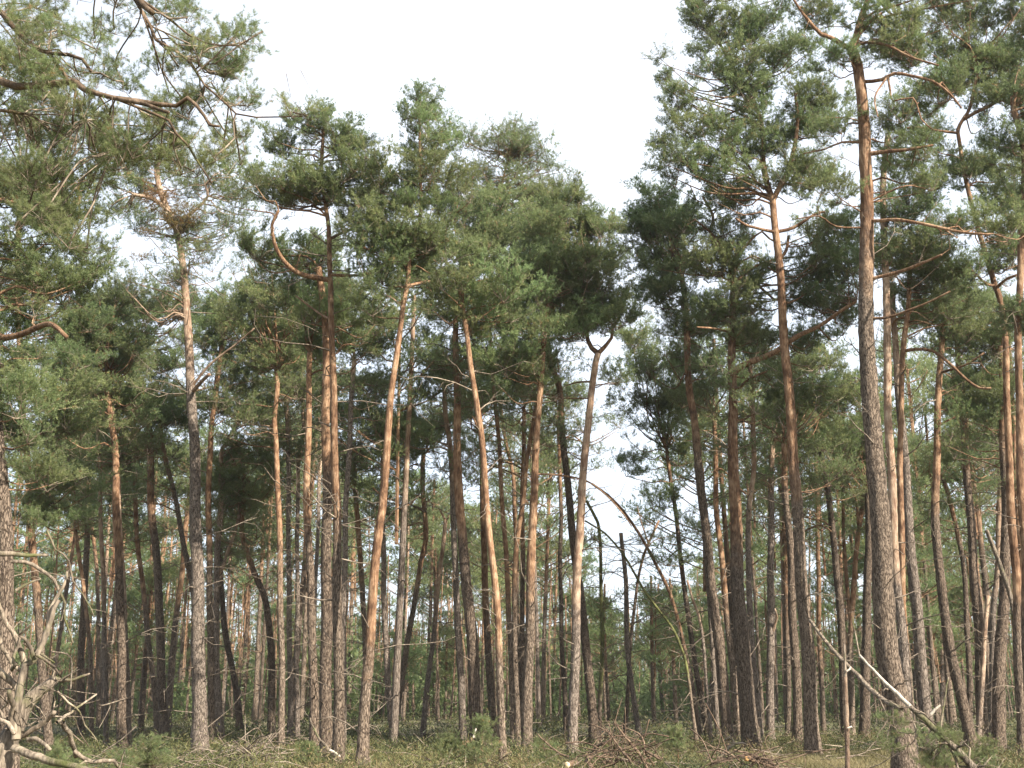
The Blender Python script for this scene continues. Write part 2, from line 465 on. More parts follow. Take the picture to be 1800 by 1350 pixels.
def tree(label, pts, wb, wt, cr=(), o=(1150, 900), D=None, lim=(), cat='pine tree', name='pine_tree', group=EDGE,
         mat=None, dead=14, rb=.85, lib=None, dens=1.0, lean=0.0, twl=1.1, limmat=None, flare=1.45):
    """One tree. pts: trunk from base to top in photo pixels; wb, wt: its widths there in pixels; cr: crown ellipses (x, y, rx, ry);
    o: rows between which grey bark turns orange; lim: thick limbs (points, width, end width)."""
    mat = mat or M_bark
    if D is None: D = ground_depth(pts[0][1])
    W = px_line(pts, D, lean)
    # the trunk reaches into the ground
    g = ground_z(W[0, 0], W[0, 1]) - .25
    if W[0, 2] > g:
        d = W[0] - W[1]; d = d / abs(d[2]) if abs(d[2]) > 1e-6 else np.array((0, 0, -1.0))
        d[0] = np.clip(d[0], -.4, .4)
        W = np.vstack([W[0] + d * (W[0, 2] - g) * np.array((1, 1, 1)), W])
    step = .16 if D < 45 else .5
    P = spline(W, step)
    hh = np.concatenate([[0], np.cumsum(np.linalg.norm(np.diff(P, axis=0), axis=1))])
    f = hh / hh[-1]
    amp = .012 + .006 * R.random()
    P[:, 0] += amp * np.sin(hh * 1.7 + R.random() * 6) ; P[:, 1] += amp * 2 * np.sin(hh * 1.1 + R.random() * 6)
    m0, m1 = px2m(D, pts[0][1]), px2m(D, pts[-1][1])
    rad = .5 * (wb * m0 * (1 - f) + wt * m1 * f)
    rad = rad * (1 + (flare - 1) * np.exp(-np.maximum(0, hh - .25) / .32))
    base = np.array((P[0, 0], P[0, 1], ground_z(P[0, 0], P[0, 1])))
    root = empty(name, base, label, cat, group)
    zlo, zhi = at(pts[0][0], o[0], D)[2], at(pts[0][0], o[1], D)[2]
    og = np.clip((P[:, 2] - zlo) / (zhi - zlo + 1e-6), 0, 1)
    sides = 18 if D < 45 else 10
    V, Q, T = tube(P - base, rad, sides, .05)
    a = np.concatenate([np.repeat(og, sides), og[-1:]])
    build('trunk', V, [Q, T], [mat], attr={'og': a}, parent=root)
    if dead: dead_twigs(root, P, rad, int(dead * 2.2), .06, .86, twl * 1.45, base)
    carriers = [(P, rad, og)]
    for L in lim:
        lp, w0, w1 = L[:3]
        dz = L[3] if len(L) > 3 else R.uniform(-1.2, 1.2)
        allc = np.vstack([q[0] for q in carriers])
        ds = np.hypot(allc[:, 0] - at(*lp[0], D)[0], allc[:, 2] - at(*lp[0], D)[2])
        k = int(np.argmin(ds))
        d0 = allc[k, 1] - D if ds[k] < 1.0 else 0.0
        lw = px_line(lp, D + d0, dz)
        if ds[k] < 1.0: lw[0] = allc[k]
        lP = spline(lw, .2)
        mm = px2m(D, lp[0][1])
        lr = np.linspace(w0 * mm * .5, w1 * mm * .5, len(lP))
        acc = Acc()
        acc.tube(lP - base, lr, 8, a=1.0, rough=.05)
        for q in range(len(lP) // 5):
            i = R.randint(len(lP) // 4, len(lP) - 1)
            d = unit(NR.standard_normal(3) + np.array((0, 0, .3)))
            ln = R.uniform(.2, .7)
            b = lP[i] - base
            acc.tube([b, b + d * ln * .5, b + unit(d + NR.standard_normal(3) * .4) * ln], [min(.011, lr[i] * .4), min(.008, lr[i] * .25), .003], 4, a=.6)
        acc.build('branch', limmat or mat, root)
        carriers.append((lP, lr, np.ones(len(lP))))
    lib = lib or LIB_MID
    allP = np.vstack([c[0] for c in carriers]); allR = np.concatenate([c[1] for c in carriers])
    cr0 = list(cr)
    if cr0 and D > 33 and group == EDGE:                   # loose lower boughs
        tx = sum(q[0] for q in cr0) / len(cr0); ty = max(q[1] for q in cr0)
        cr = cr0 + [(tx + R.uniform(-40, 40), ty + 60, 95, 38), (tx + R.uniform(-50, 50), ty + 115, 75, 32)]
    for ei, e in enumerate(cr):
        cx, cy, rx, ry = e[:4]
        mm = px2m(D, cy)
        de = e[4] if len(e) > 4 else 0.0
        c0 = at(cx, cy, D + lean * .8 + de)
        A, B = rx * mm * 1.12, ry * mm * 1.15
        r0 = min(rb, max(.32, min(A, B * 1.5)))
        n = max(1, int(round(dens * 2.0 * (A * B) / (r0 * r0 * .62))))
        for i in range(n):
            while True:
                q = NR.uniform(-1, 1, 3)
                if q.dot(q) <= 1: break
            if n > 2: q = q * (.35 + .65 / max(.3, np.linalg.norm(q)) ** .3)
            q = np.clip(q, -1, 1)
            sx, sy = max(.05, A - .55 * r0), max(.05, B - .4 * r0)
            r = r0 * R.uniform(.7, 1.15)
            thin = ei >= len(cr0)
            if thin and i % 3 == 0: continue
            bp = c0 + np.array((q[0] * sx, q[1] * min(A, 2.2) * .85, q[2] * sy))
            one_branch(root, base, bp, r, allP, allR, LIB_THIN if thin else lib, mat)
        if e in cr0 and name == 'pine_tree' and D > 20:
            for i in range(max(1, int(n * .45))):          # looser sprays round the rim
                q = unit(NR.standard_normal(3)) * np.array((1.0, .8, 1.05))
                bp = c0 + q * np.array((A * 1.02, min(A, 2.2) * .9, B * 1.1))
                one_branch(root, base, bp, R.uniform(.32, .55), allP, allR, LIB_THIN, mat)
    return root

def one_branch(root, base, bp, r, allP, allR, lib, mat, tip=None, hang=0.0, og=1.0, near=False):
    dv = allP - bp
    dist = np.linalg.norm(dv, axis=1)
    want = bp[2] - .35 * np.hypot(dv[:, 0], dv[:, 1]) - .1
    cost = dist * .6 + np.abs(allP[:, 2] - want) * .8
    if near: cost = dist
    k = int(np.argmin(cost + NR.random(len(cost)) * .25))
    s = allP[k]
    e = bp + np.array((0, 0, -.28 * r + hang))
    ln = np.linalg.norm(e - s)
    acc = Acc()
    m = s * .5 + e * .5 + np.array((0, 0, -.06 * ln)) + NR.standard_normal(3) * .09 * ln
    m1 = s * .8 + e * .2 + np.array((0, 0, .04 * ln)) + NR.standard_normal(3) * .04 * ln
    lp = spline([s, m1, m, e], max(.12, ln / 9))
    ra = min(allR[k] * .55, .01 + .012 * ln)
    acc.tube(lp - base, np.linspace(ra, .009, len(lp)), 5, a=og)
    for q in range(R.randint(1, 4)):
        i = R.randint(1, len(lp) - 1)
        d = unit(unit(e - s) * .5 + NR.standard_normal(3) * .7)
        l2 = R.uniform(.15, .45) * (ln + .3) * .7
        b = lp[i] - base
        acc.tube([b, b + d * l2 * .5 + NR.standard_normal(3) * .05, b + unit(d + NR.standard_normal(3) * .4) * l2], [ra * .35, ra * .25, .004], 4, a=.5)
    br = acc.build('branch', mat, root)
    src = lib[R.randrange(len(lib))]
    sc = r / (.42 if lib is LIB_FINE else .5 if lib is LIB_DRY else 1.0)
    z = R.uniform(0, 6.28)
    out = unit(np.array((bp[0] - s[0], bp[1] - s[1], 0.001)))
    t = .3 * min(1, ln)
    inst(src, 'foliage', br, bp - base, z, sc, (-out[1] * -t * 0 + R.uniform(-.25, .25), R.uniform(-.25, .25)))
    return br

# ---- the trees of the edge, from one end of the picture to the other (photo pixels)
A = tree
A('stout grey-barked pine at the picture edge behind the bare grey dead tree',
  [(15, 1335), (14, 1230), (8, 1000), (2, 850), (-8, 700), (-18, 500), (-24, 330), (-30, 150)], 33, 14,
  [(50, 300, 120, 70), (110, 370, 100, 60), (40, 420, 100, 70), (130, 460, 65, 50), (60, 500, 90, 50), (20, 700, 70, 70), (30, 180, 90, 60), (150, 280, 80, 60), (60, 820, 60, 40), (10, 130, 60, 40), (-60, 380, 90, 120), (-40, 600, 80, 120)],
  o=(700, 350), D=21, dens=.75,
  lim=[([(-16, 560), (0, 592), (30, 590), (60, 578), (80, 570), (95, 572), (117, 592)], 13, 7, -1.5), ([(-24, 340), (0, 352), (25, 355)], 6, 5, -1)])
A('slender orange pine showing its trunk behind the mossy bough near the picture edge',
  [(85, 1300), (72, 1150), (58, 960), (47, 800), (37, 690), (35, 600), (31, 520), (30, 440), (36, 380)], 15, 9,
  [(120, 580, 80, 40), (70, 650, 100, 40), (100, 720, 90, 50), (40, 790, 80, 50), (120, 860, 70, 40), (80, 920, 95, 40), (30, 500, 80, 60)], o=(1200, 900), D=33,
  lim=[([(32, 520), (50, 505), (85, 500)], 5, 3), ([(47, 780), (70, 770), (95, 640)], 4, 2)])
A('thin orange-stemmed pine closest to the dead tree, leaning slightly, bare of branches',
  [(161, 1290), (160, 1200), (157, 1133), (147, 1033), (135, 950), (128, 860)], 8, 6, [(125, 800, 60, 40)], o=(1180, 1000), D=46)
A('dark upright pine half hidden behind thin orange stems above the fallen branches',
  [(142, 1290), (143, 1170), (147, 1060), (153, 960), (156, 860), (158, 760)], 14, 8, [(150, 730, 70, 55), (120, 800, 60, 40)], o=(1000, 850), D=50, mat=M_dark)
A('thin grey pine immediately beside the pair of reddish stems, tilted to the dead tree',
  [(172, 1290), (173, 1180), (172, 1030), (164, 950), (158, 880), (150, 800)], 8, 5, [(150, 780, 60, 40)], D=52, o=(1100, 900))
A('thin pale-sided pine standing just before the thick dark double trunk',
  [(188, 1313), (184, 1133), (181, 1000), (177, 900), (174, 800), (170, 700)], 9, 6, [(160, 650, 80, 45), (190, 720, 60, 30)], D=38, o=(1150, 950), mat=M_pale)
A('thick dark straight pine with a paler stem pressed against its sunny side',
  [(216, 1318), (213, 1200), (213, 1130), (209, 1000), (205, 900), (203, 820), (196, 740), (188, 680)], 17, 10,
  [(200, 560, 90, 50), (170, 620, 70, 45), (230, 630, 60, 30)], o=(1050, 880), mat=M_dark)
A('pale reddish stem pressed against the sunny side of a thick dark trunk',
  [(227, 1300), (222, 1160), (217, 1033), (210, 900), (204, 800), (196, 690)], 10, 7, [(210, 690, 60, 35)], o=(1150, 950), D=37, mat=M_pale)  # the paler bark stands in for sun on this stem
A('slim orange pine curving up beside a grey pine, short stubs on its sunny side',
  [(277, 1285), (268, 1180), (262, 1130), (247, 1000), (238, 890), (238, 830), (240, 780)], 10, 7, [(240, 760, 80, 50), (220, 820, 60, 40)], o=(1130, 980), D=46)
A('grey pine forking high up into a thick curved orange limb and a slanting arm',
  [(289, 1303), (284, 1200), (280, 1067), (275, 983), (267, 900), (264, 820), (262, 750), (258, 728)], 16, 11,
  [(240, 590, 110, 50), (310, 540, 60, 40), (220, 640, 80, 30), (290, 640, 50, 30), (160, 560, 50, 40)], o=(1000, 850),
  lim=[([(258, 728), (245, 715), (236, 690), (230, 660), (228, 630), (226, 600)], 11, 6), ([(260, 735), (275, 712), (300, 698), (335, 690), (370, 680)], 7, 3)])
A('pine leaning sharply with a glowing orange upper stem, behind the thick grey trunk',
  [(294, 1275), (300, 1200), (306, 1117), (315, 1050), (323, 967), (330, 900), (336, 840)], 12, 8, [(330, 800, 70, 45)], o=(1120, 1020), D=55)
A('thin grey pine that leans back across the leaning orange stem',
  [(352, 1290), (346, 1120), (338, 1033), (322, 950), (304, 860), (290, 800), (280, 740)], 12, 7, [(270, 700, 80, 45), (320, 740, 60, 35)], o=(900, 760), D=44)
A('tall thick grey pine with flaky upper stem and a sparse crown holding withered orange needles',
  [(353, 1323), (349, 1200), (348, 1067), (344, 900), (340, 750), (336, 683), (330, 583), (325, 500), (318, 447), (308, 395), (294, 365), (278, 320), (274, 285)], 27, 9,
  [(215, 360, 40, 25), (245, 395, 40, 20), (390, 385, 50, 30), (400, 330, 50, 35), (330, 400, 40, 25), (280, 290, 45, 30), (330, 330, 35, 25), (235, 320, 40, 25)],
  o=(760, 540), mat=M_pale, lib=LIB_THIN, rb=.6, dens=1.7, dead=34, twl=1.6,
  lim=[([(300, 375), (270, 350), (235, 342)], 9, 5), ([(308, 395), (340, 372), (365, 345), (360, 325)], 7, 4), ([(337, 683), (370, 640), (415, 605), (447, 577)], 5, 3, -1), ([(342, 690), (355, 670), (368, 658)], 7, 6, -.8),
       ([(325, 500), (322, 470), (331, 480), (333, 458)], 5, 3, -.3)])
A('slim straight pine with mauve-grey bark just past the thick flaky trunk',
  [(375, 1310), (371, 1200), (368, 1000), (367, 900), (368, 817), (371, 750), (378, 710), (384, 650), (390, 607)], 13, 8,
  [(400, 560, 60, 45), (380, 620, 60, 30), (430, 600, 50, 40)], o=(1050, 900))
A('pine with pale pink stem and kinked orange top, forked low into a bowed arm',
  [(387, 1307), (381, 1200), (380, 1050), (383, 950), (387, 900), (390, 800), (396, 783), (413, 750), (420, 723), (412, 693)], 15, 6,
  [(430, 660, 70, 35), (400, 720, 60, 30), (450, 720, 60, 35)], o=(1050, 830), mat=M_pale,
  lim=[([(386, 1015), (392, 995), (402, 965), (418, 915), (421, 850)], 7, 4)])
A('dark pine with a curved lean between the pale pink stem and the crooked trunk',
  [(423, 1297), (418, 1240), (410, 1183), (393, 1090), (388, 1000), (390, 900)], 12, 8, [(400, 850, 70, 45)], o=(1000, 900), mat=M_dark)
A('crooked dark pine with an elbow halfway up, near the slim reddish stems',
  [(478, 1285), (477, 1200), (476, 1133), (468, 1060), (450, 1015), (437, 980), (425, 930), (430, 860)], 14, 8, [(440, 830, 80, 50), (410, 880, 60, 40)], o=(1050, 950), D=42, mat=M_dark)
A('slim red-brown pine at the head of the close row of thin straight stems',
  [(495, 1323), (495, 1200), (493, 1033), (490, 900), (485, 783), (482, 740), (488, 683), (487, 650)], 12, 8,
  [(470, 500, 70, 45), (500, 570, 80, 50), (440, 560, 45, 50), (470, 630, 50, 25)], o=(1150, 850))
A('slim pale straight pine second in the close row of thin stems',
  [(511, 1310), (510, 1200), (508, 1033), (507, 900), (507, 783), (503, 700), (500, 660)], 10, 7, [(490, 620, 80, 40), (530, 690, 50, 30)], mat=M_pale, o=(800, 700))
A('slim pale pine third in the close row, kinked high on its stem',
  [(522, 1310), (522, 1100), (523, 1000), (523, 900), (525, 810), (533, 767), (531, 700), (528, 650)], 9, 6, [(530, 620, 70, 40), (560, 560, 60, 35)], mat=M_pale, o=(900, 780), D=42)
A('dark brown pine at the end of the close row, thicker than its thin neighbours',
  [(553, 1337), (551, 1200), (546, 1033), (540, 900), (541, 783), (543, 683), (545, 620)], 17, 9, [(540, 540, 70, 45), (580, 600, 70, 40), (560, 480, 60, 35)], o=(1000, 860), mat=M_dark)
A('thin sunlit stem crossing behind the dark brown pine of the close row',
  [(551, 1270), (553, 1067), (557, 980), (560, 900), (563, 800), (566, 720)], 8, 6, [(570, 680, 60, 35)], mat=M_pale, D=52, o=(900, 800))  # sunlight put into the colour by the paler bark
A('massive shaded dark trunk directly behind the tall pine with the swept orange arm',
  [(575, 1343), (573, 1200), (573, 1067), (575, 900), (573, 783), (573, 700), (573, 610), (570, 540), (560, 470)], 23, 11,
  [(540, 440, 60, 30), (600, 540, 80, 40), (470, 430, 50, 40), (640, 560, 50, 40)], o=(900, 760), D=29.5, mat=M_dark)  # shaded by its neighbour; the darker bark carries that shade
A('tall upright pine with one orange arm swept out level and a leafy flat top',
  [(595, 1352), (595, 1200), (593, 1033), (592, 900), (588, 783), (585, 650), (582, 517), (578, 450), (577, 400), (570, 340), (566, 300), (568, 240), (570, 195)], 21, 5,
  [(540, 335, 110, 40), (600, 310, 80, 45), (480, 340, 60, 30), (590, 245, 40, 30), (490, 255, 30, 40), (545, 230, 22, 30), (570, 200, 14, 22), (440, 330, 50, 35), (620, 270, 30, 30), (640, 380, 50, 25), (510, 210, 12, 20)],
  o=(1000, 840), D=26.5, dead=30, twl=1.4,
  lim=[([(573, 490), (533, 483), (510, 470), (493, 450), (482, 425), (478, 395), (490, 370)], 10, 5, -1), ([(582, 485), (600, 484), (630, 484), (650, 481)], 6, 4, -.6), ([(580, 420), (600, 410), (625, 400), (640, 380)], 6, 3), ([(585, 560), (560, 550), (520, 520)], 5, 3, 1)])
A('pale stripped-looking pine just past the tall upright one, its upper trunk bleached',
  [(603, 1312), (603, 1200), (605, 1000), (608, 900), (614, 783), (619, 683), (622, 633)], 12, 8, [(640, 600, 50, 40), (620, 520, 50, 40)], mat=M_pale, o=(700, 640), D=36, dead=30)
A('reddish slim pine with a bend, between the bleached trunk and the big leaning pine',
  [(645, 1280), (643, 1133), (638, 1067), (633, 967), (626, 890), (622, 820)], 11, 8, [(640, 780, 70, 45), (600, 740, 50, 30)], o=(1080, 940), D=44)
A('big smooth brown pine leaning strongly, its trunk bare from the ground to the crown',
  [(637, 1352), (642, 1233), (647, 1167), (654, 1067), (663, 967), (671, 897), (680, 783), (688, 700), (698, 617), (709, 533), (717, 495), (721, 450), (733, 410), (739, 370), (738, 300), (739, 230), (740, 160)], 21, 3,
  [(740, 180, 26, 28), (715, 205, 30, 18), (762, 205, 22, 22), (738, 250, 60, 35), (700, 330, 70, 35), (780, 320, 60, 40), (740, 300, 70, 30), (690, 370, 60, 25), (800, 370, 60, 25), (660, 480, 60, 35), (720, 455, 60, 30), (650, 420, 45, 30), (690, 420, 60, 40), (770, 430, 60, 40), (640, 350, 40, 30), (670, 530, 50, 35)],
  o=(1260, 1060), D=25.5, dead=10,
  lim=[([(716, 500), (740, 497), (765, 494)], 7, 4), ([(733, 410), (700, 400), (660, 395), (630, 390)], 6, 3), ([(735, 400), (770, 395), (800, 385)], 5, 3)])
A('slim pale pine curved at its foot, standing close behind the big leaning trunk',
  [(690, 1297), (689, 1270), (682, 1200), (677, 1100), (674, 973), (672, 890), (672, 800)], 12, 7, [(690, 760, 60, 40), (650, 700, 50, 35)], mat=M_pale, o=(900, 800), D=42)
A('pine that leans away and bows at the top like a drawn orange bow',
  [(695, 1290), (700, 1233), (713, 1150), (730, 1050), (740, 990), (749, 950), (746, 900), (743, 860), (745, 800)], 11, 8, [(750, 740, 70, 40), (720, 800, 50, 30)], o=(1080, 960), D=47)
A('pale yellow stem snapped into a small fork at its top, leaning alone in a gap',
  [(742, 1293), (750, 1217), (760, 1133), (770, 1033), (779, 955), (783, 915)], 10, 7, o=(1150, 1000), D=46, mat=M_pale, dead=6, name='snapped_pine', cat='dead tree', group=None,
  lim=[([(783, 917), (778, 905), (771, 893)], 5, 2, 0), ([(783, 917), (788, 910), (789, 902)], 5, 2, 0)])
A('dark grey pine leaning close in behind the tall orange-topped pine',
  [(814, 1283), (807, 1133), (800, 1000), (797, 900), (791, 783), (784, 733), (780, 670)], 13, 8, [(770, 620, 60, 45), (800, 660, 60, 30), (760, 690, 50, 30)], o=(900, 780), D=40, mat=M_pale)
A('tall pine dark at the foot and bright orange above, under a dark shaded tuft',
  [(839, 1303), (830, 1133), (818, 1000), (808, 897), (804, 783), (803, 700), (802, 617), (801, 540), (802, 505), (815, 470), (830, 440)], 24, 7,
  [(800, 455, 110, 45), (860, 505, 80, 40), (760, 500, 50, 25), (880, 430, 60, 45), (830, 400, 70, 30), (860, 380, 70, 40), (780, 550, 60, 35), (860, 580, 60, 40)], o=(1000, 880), D=34, mat=M_dark,
  lim=[([(803, 530), (812, 515), (822, 500), (830, 470)], 9, 6)])
A('rough pine with mottled orange patches standing behind two slim orange stems',
  [(868, 1283), (862, 1200), (857, 1133), (853, 1033), (850, 933), (848, 840), (845, 760)], 14, 9, [(850, 720, 60, 40), (820, 660, 50, 35)], o=(1200, 1000), D=45)
A('slim smooth orange pine in front, slanting up to the dark shaded tuft',
  [(883, 1352), (882, 1267), (877, 1133), (867, 1000), (857, 897), (847, 783), (837, 700), (827, 633), (820, 583), (812, 540), (808, 510)], 14, 8,
  [(850, 560, 60, 35), (800, 510, 60, 25), (900, 530, 60, 40)], o=(1220, 1080), D=25.5, dead=8)
A('bright narrow orange pine next to the slim slanting one, lit from foot to top',
  [(903, 1300), (899, 1180), (897, 1133), (892, 1017), (884, 900), (877, 783), (870, 700), (863, 633), (861, 590), (862, 500), (870, 390), (885, 310), (900, 250), (905, 225)], 11, 3,
  [(880, 265, 70, 28), (930, 265, 50, 30), (905, 230, 16, 20), (960, 290, 30, 20), (850, 310, 50, 25), (830, 250, 30, 20), (900, 330, 60, 25), (960, 340, 50, 35), (850, 370, 50, 30)], o=(1150, 1000), D=40, lib=LIB_THIN, dens=2.0, rb=.7)
A('thin forked pine with a zigzag stem between the bright orange trunks',
  [(912, 1290), (910, 1100), (907, 950), (904, 880), (901, 833), (890, 777), (882, 733), (878, 690)], 9, 6, [(880, 660, 50, 35)], o=(1100, 900), D=48)
A('thin pine leaning in toward the bright speckled orange trunk',
  [(910, 1315), (906, 1167), (904, 1033), (910, 950), (919, 880), (925, 817), (934, 767), (944, 700)], 11, 7, [(930, 640, 60, 40)], o=(1150, 950), D=38)
A('dull brown stem squeezed between the zigzag pine and the speckled orange pine',
  [(917, 1300), (917, 1167), (919, 1017), (918, 920), (920, 800), (922, 720)], 10, 7, [(910, 680, 60, 35)], o=(1050, 900), D=42, mat=M_dark)
A('straight speckled orange pine, dark below, topping out in blue-green boughs',
  [(926, 1327), (928, 1200), (930, 1133), (933, 1033), (937, 897), (943, 783), (948, 700), (953, 633), (957, 560), (962, 520)], 20, 8,
  [(930, 590, 60, 55), (900, 560, 50, 35), (960, 530, 50, 35), (910, 640, 60, 40), (950, 660, 40, 30), (970, 460, 70, 40), (930, 480, 60, 40)], o=(1120, 970), D=31)
A('slim dark pine in the gap between the speckled trunk and the pink-orange trunk',
  [(995, 1270), (988, 1133), (985, 1000), (986, 900), (984, 820), (980, 740)], 9, 6, [(990, 690, 50, 30)], o=(950, 800), D=50, mat=M_dark)
A('dark pine that slants up through the crowns behind the pink-orange trunk',
  [(1044, 1283), (1033, 1167), (1023, 1067), (1012, 990), (1003, 900), (994, 817), (988, 750), (983, 683), (967, 633), (962, 580)], 17, 9,
  [(1000, 560, 50, 35), (960, 500, 60, 40), (930, 420, 70, 45), (960, 380, 60, 40)], o=(800, 690), D=40, mat=M_dark)
A('pink-orange pine leaning a little and splitting into a small V under its crown',
  [(1007, 1325), (1008, 1233), (1012, 1133), (1015, 1000), (1021, 897), (1030, 783), (1038, 700), (1047, 640), (1052, 622)], 18, 11,
  [(1010, 430, 70, 45), (1060, 470, 50, 40), (1000, 370, 50, 30), (1015, 340, 14, 20), (1060, 530, 60, 40), (1020, 560, 50, 30), (1070, 580, 40, 25), (1095, 560, 40, 35), (1085, 660, 35, 25), (1040, 400, 40, 35), (950, 420, 60, 45), (1010, 510, 60, 40), (1045, 395, 30, 30), (960, 490, 60, 45), (1000, 590, 50, 30)], o=(1120, 1020), D=31.5, mat=M_pale,
  lim=[([(1052, 624), (1040, 612), (1034, 600), (1029, 575), (1025, 545)], 9, 5, .4), ([(1052, 624), (1066, 606), (1075, 594), (1077, 578)], 9, 5, -.4),
       ([(1035, 670), (1015, 672), (995, 678)], 4, 2), ([(1033, 695), (1010, 700), (970, 700)], 3, 2), ([(938, 833), (980, 835), (1030, 845), (1065, 870), (1097, 905), (1110, 925)], 4, 2, 1)], limmat=M_bark)
A('straight stem coated in bright yellow-green moss, its thin top bent over',
  [(1054, 1255), (1058, 1167), (1057, 1033), (1053, 933), (1047, 910), (1038, 892), (1032, 880)], 8, 5, o=(1250, 1180), D=44, mat=M_moss, dead=34, twl=1.2, name='dead_pine', cat='dead tree', group=None)
A('thin bare bleached pole of a dead pine broken off below the open sky',
  [(1124, 1290), (1107, 1183), (1103, 1133), (1100, 1033), (1094, 960), (1092, 937)], 10, 7, o=(1000, 900), D=44, mat=M_pale, dead=24, name='dead_pine', cat='dead tree', group=None)
A('thin dead stem crossing the bleached pole like an X, forked and bare on top',
  [(1100, 1275), (1106, 1167), (1110, 1117), (1120, 1027), (1133, 973), (1147, 940), (1158, 915)], 8, 4, o=(1100, 900), D=45, mat=M_dark, dead=24, name='dead_pine', cat='dead tree', group=None,
  lim=[([(1137, 960), (1128, 920), (1120, 890)], 3, 1), ([(1133, 973), (1150, 950), (1180, 942)], 2, 1)])
A('reddish pine stem arching far over into the open gap of sky',
  [(1228, 1270), (1213, 1183), (1193, 1093), (1177, 1043), (1153, 993), (1127, 943), (1097, 900), (1070, 872), (1040, 850)], 8, 4, o=(1200, 1080), D=41, dead=26, twl=1.3, name='bent_pine', cat='pine tree')
A('green mossy stem bowed over in a long arc beneath the sky gap',
  [(1219, 1260), (1206, 1170), (1198, 1140), (1180, 1100), (1133, 1040), (1097, 977), (1067, 940), (1040, 922), (1028, 915)], 6, 3, o=(1230, 1150), D=40, mat=M_moss, dead=30, twl=1.2, name='bent_pine', cat='dead tree', group=None)
A('slim dark pine rising straight through the edge of the sky gap',
  [(1243, 1295), (1220, 1150), (1207, 1067), (1199, 1000), (1188, 905), (1180, 850), (1172, 790)], 11, 6, [(1150, 740, 60, 40), (1160, 660, 60, 40), (1130, 610, 45, 30), (1190, 700, 40, 35), (1105, 720, 30, 25), (1190, 800, 40, 30), (1110, 820, 30, 25), (1165, 880, 35, 20)], o=(900, 800), D=42, mat=M_dark, dens=.8)
A('thin pale sapling with no branches leaning beside the slim dark pine',
  [(1250, 1307), (1243, 1217), (1237, 1133), (1228, 1085), (1217, 1053), (1208, 1020)], 7, 4, o=(1150, 1050), D=38, mat=M_pale, dead=10, group=None, name='dead_sapling', cat='dead tree')
A('dark grey pine tilting past the thickest speckled trunk, in shade down its whole height',
  [(1283, 1309), (1272, 1210), (1263, 1133), (1250, 1017), (1237, 900), (1226, 800), (1219, 733), (1212, 677), (1203, 517), (1195, 480)], 21, 9,
  [(1135, 435, 65, 45), (1170, 385, 65, 45), (1112, 395, 38, 30), (1150, 345, 35, 25), (1200, 450, 60, 45), (1150, 490, 60, 30), (1190, 530, 60, 35), (1220, 580, 60, 35)], o=(850, 680), D=36, mat=M_dark)  # its shade is painted in through the darker bark
A('brown pine narrow as a pole wedged close to the thickest speckled trunk',
  [(1297, 1300), (1290, 1200), (1283, 1133), (1270, 1000), (1260, 900), (1258, 820), (1256, 740)], 12, 8, [(1250, 700, 60, 40), (1230, 640, 60, 35)], o=(1150, 1000), D=40)
A('thick speckled pine with one great orange limb rising across its neighbour',
  [(1322, 1312), (1307, 1167), (1297, 1033), (1293, 900), (1288, 783), (1288, 683), (1287, 633), (1288, 560), (1288, 500), (1290, 470), (1300, 440)], 31, 9,
  [(1240, 360, 80, 35), (1200, 400, 50, 30), (1230, 470, 60, 35), (1300, 540, 80, 40), (1340, 500, 60, 40), (1270, 420, 60, 30), (1240, 540, 50, 35), (1440, 530, 60, 35), (1480, 560, 50, 35), (1420, 600, 50, 30), (1320, 600, 60, 30), (1450, 430, 60, 40), (1420, 480, 60, 40), (1480, 480, 50, 40)],
  o=(1050, 880), D=33.5, dead=18,
  lim=[([(1290, 655), (1310, 640), (1345, 627), (1372, 613), (1400, 592), (1440, 573), (1480, 545), (1505, 530)], 13, 5, -1.5), ([(1295, 690), (1320, 665), (1350, 652)], 7, 3, -1), ([(1289, 480), (1270, 450), (1250, 415), (1253, 380), (1235, 345)], 8, 4, .5),
       ([(1288, 490), (1270, 440), (1250, 410), (1220, 385)], 6, 3, -.5), ([(1285, 588), (1260, 578), (1225, 575)], 5, 3)])
A('slim pale pine tucked against the sunny side of the thick speckled trunk',
  [(1336, 1295), (1323, 1133), (1316, 1033), (1317, 900), (1324, 830), (1325, 783), (1322, 683), (1317, 640)], 12, 7, [(1330, 600, 60, 40), (1350, 670, 50, 35)], o=(1000, 820), D=37, mat=M_pale)
A('pale mottled pine with a broken hooked branch at mid height, between two dark trunks',
  [(1353, 1305), (1354, 1200), (1355, 1100), (1355, 950), (1356, 850), (1358, 780)], 15, 9, [(1370, 730, 60, 40)], o=(900, 780), D=40, mat=M_pale,
  lim=[([(1357, 1115), (1363, 1095), (1366, 1085), (1362, 1070)], 6, 3, -.5)])
A('orange-brown pole pine standing just in front of a dark rough trunk',
  [(1386, 1285), (1384, 1133), (1380, 967), (1376, 880), (1372, 800)], 11, 8, [(1390, 750, 60, 45)], o=(1180, 980), D=46)
A('dark rough pine partly covered by the tall orange pine beside it',
  [(1403, 1318), (1400, 1200), (1393, 1067), (1388, 950), (1381, 870), (1378, 780)], 17, 10, [(1400, 720, 60, 40), (1440, 700, 50, 40)], o=(900, 820), D=36, mat=M_dark)
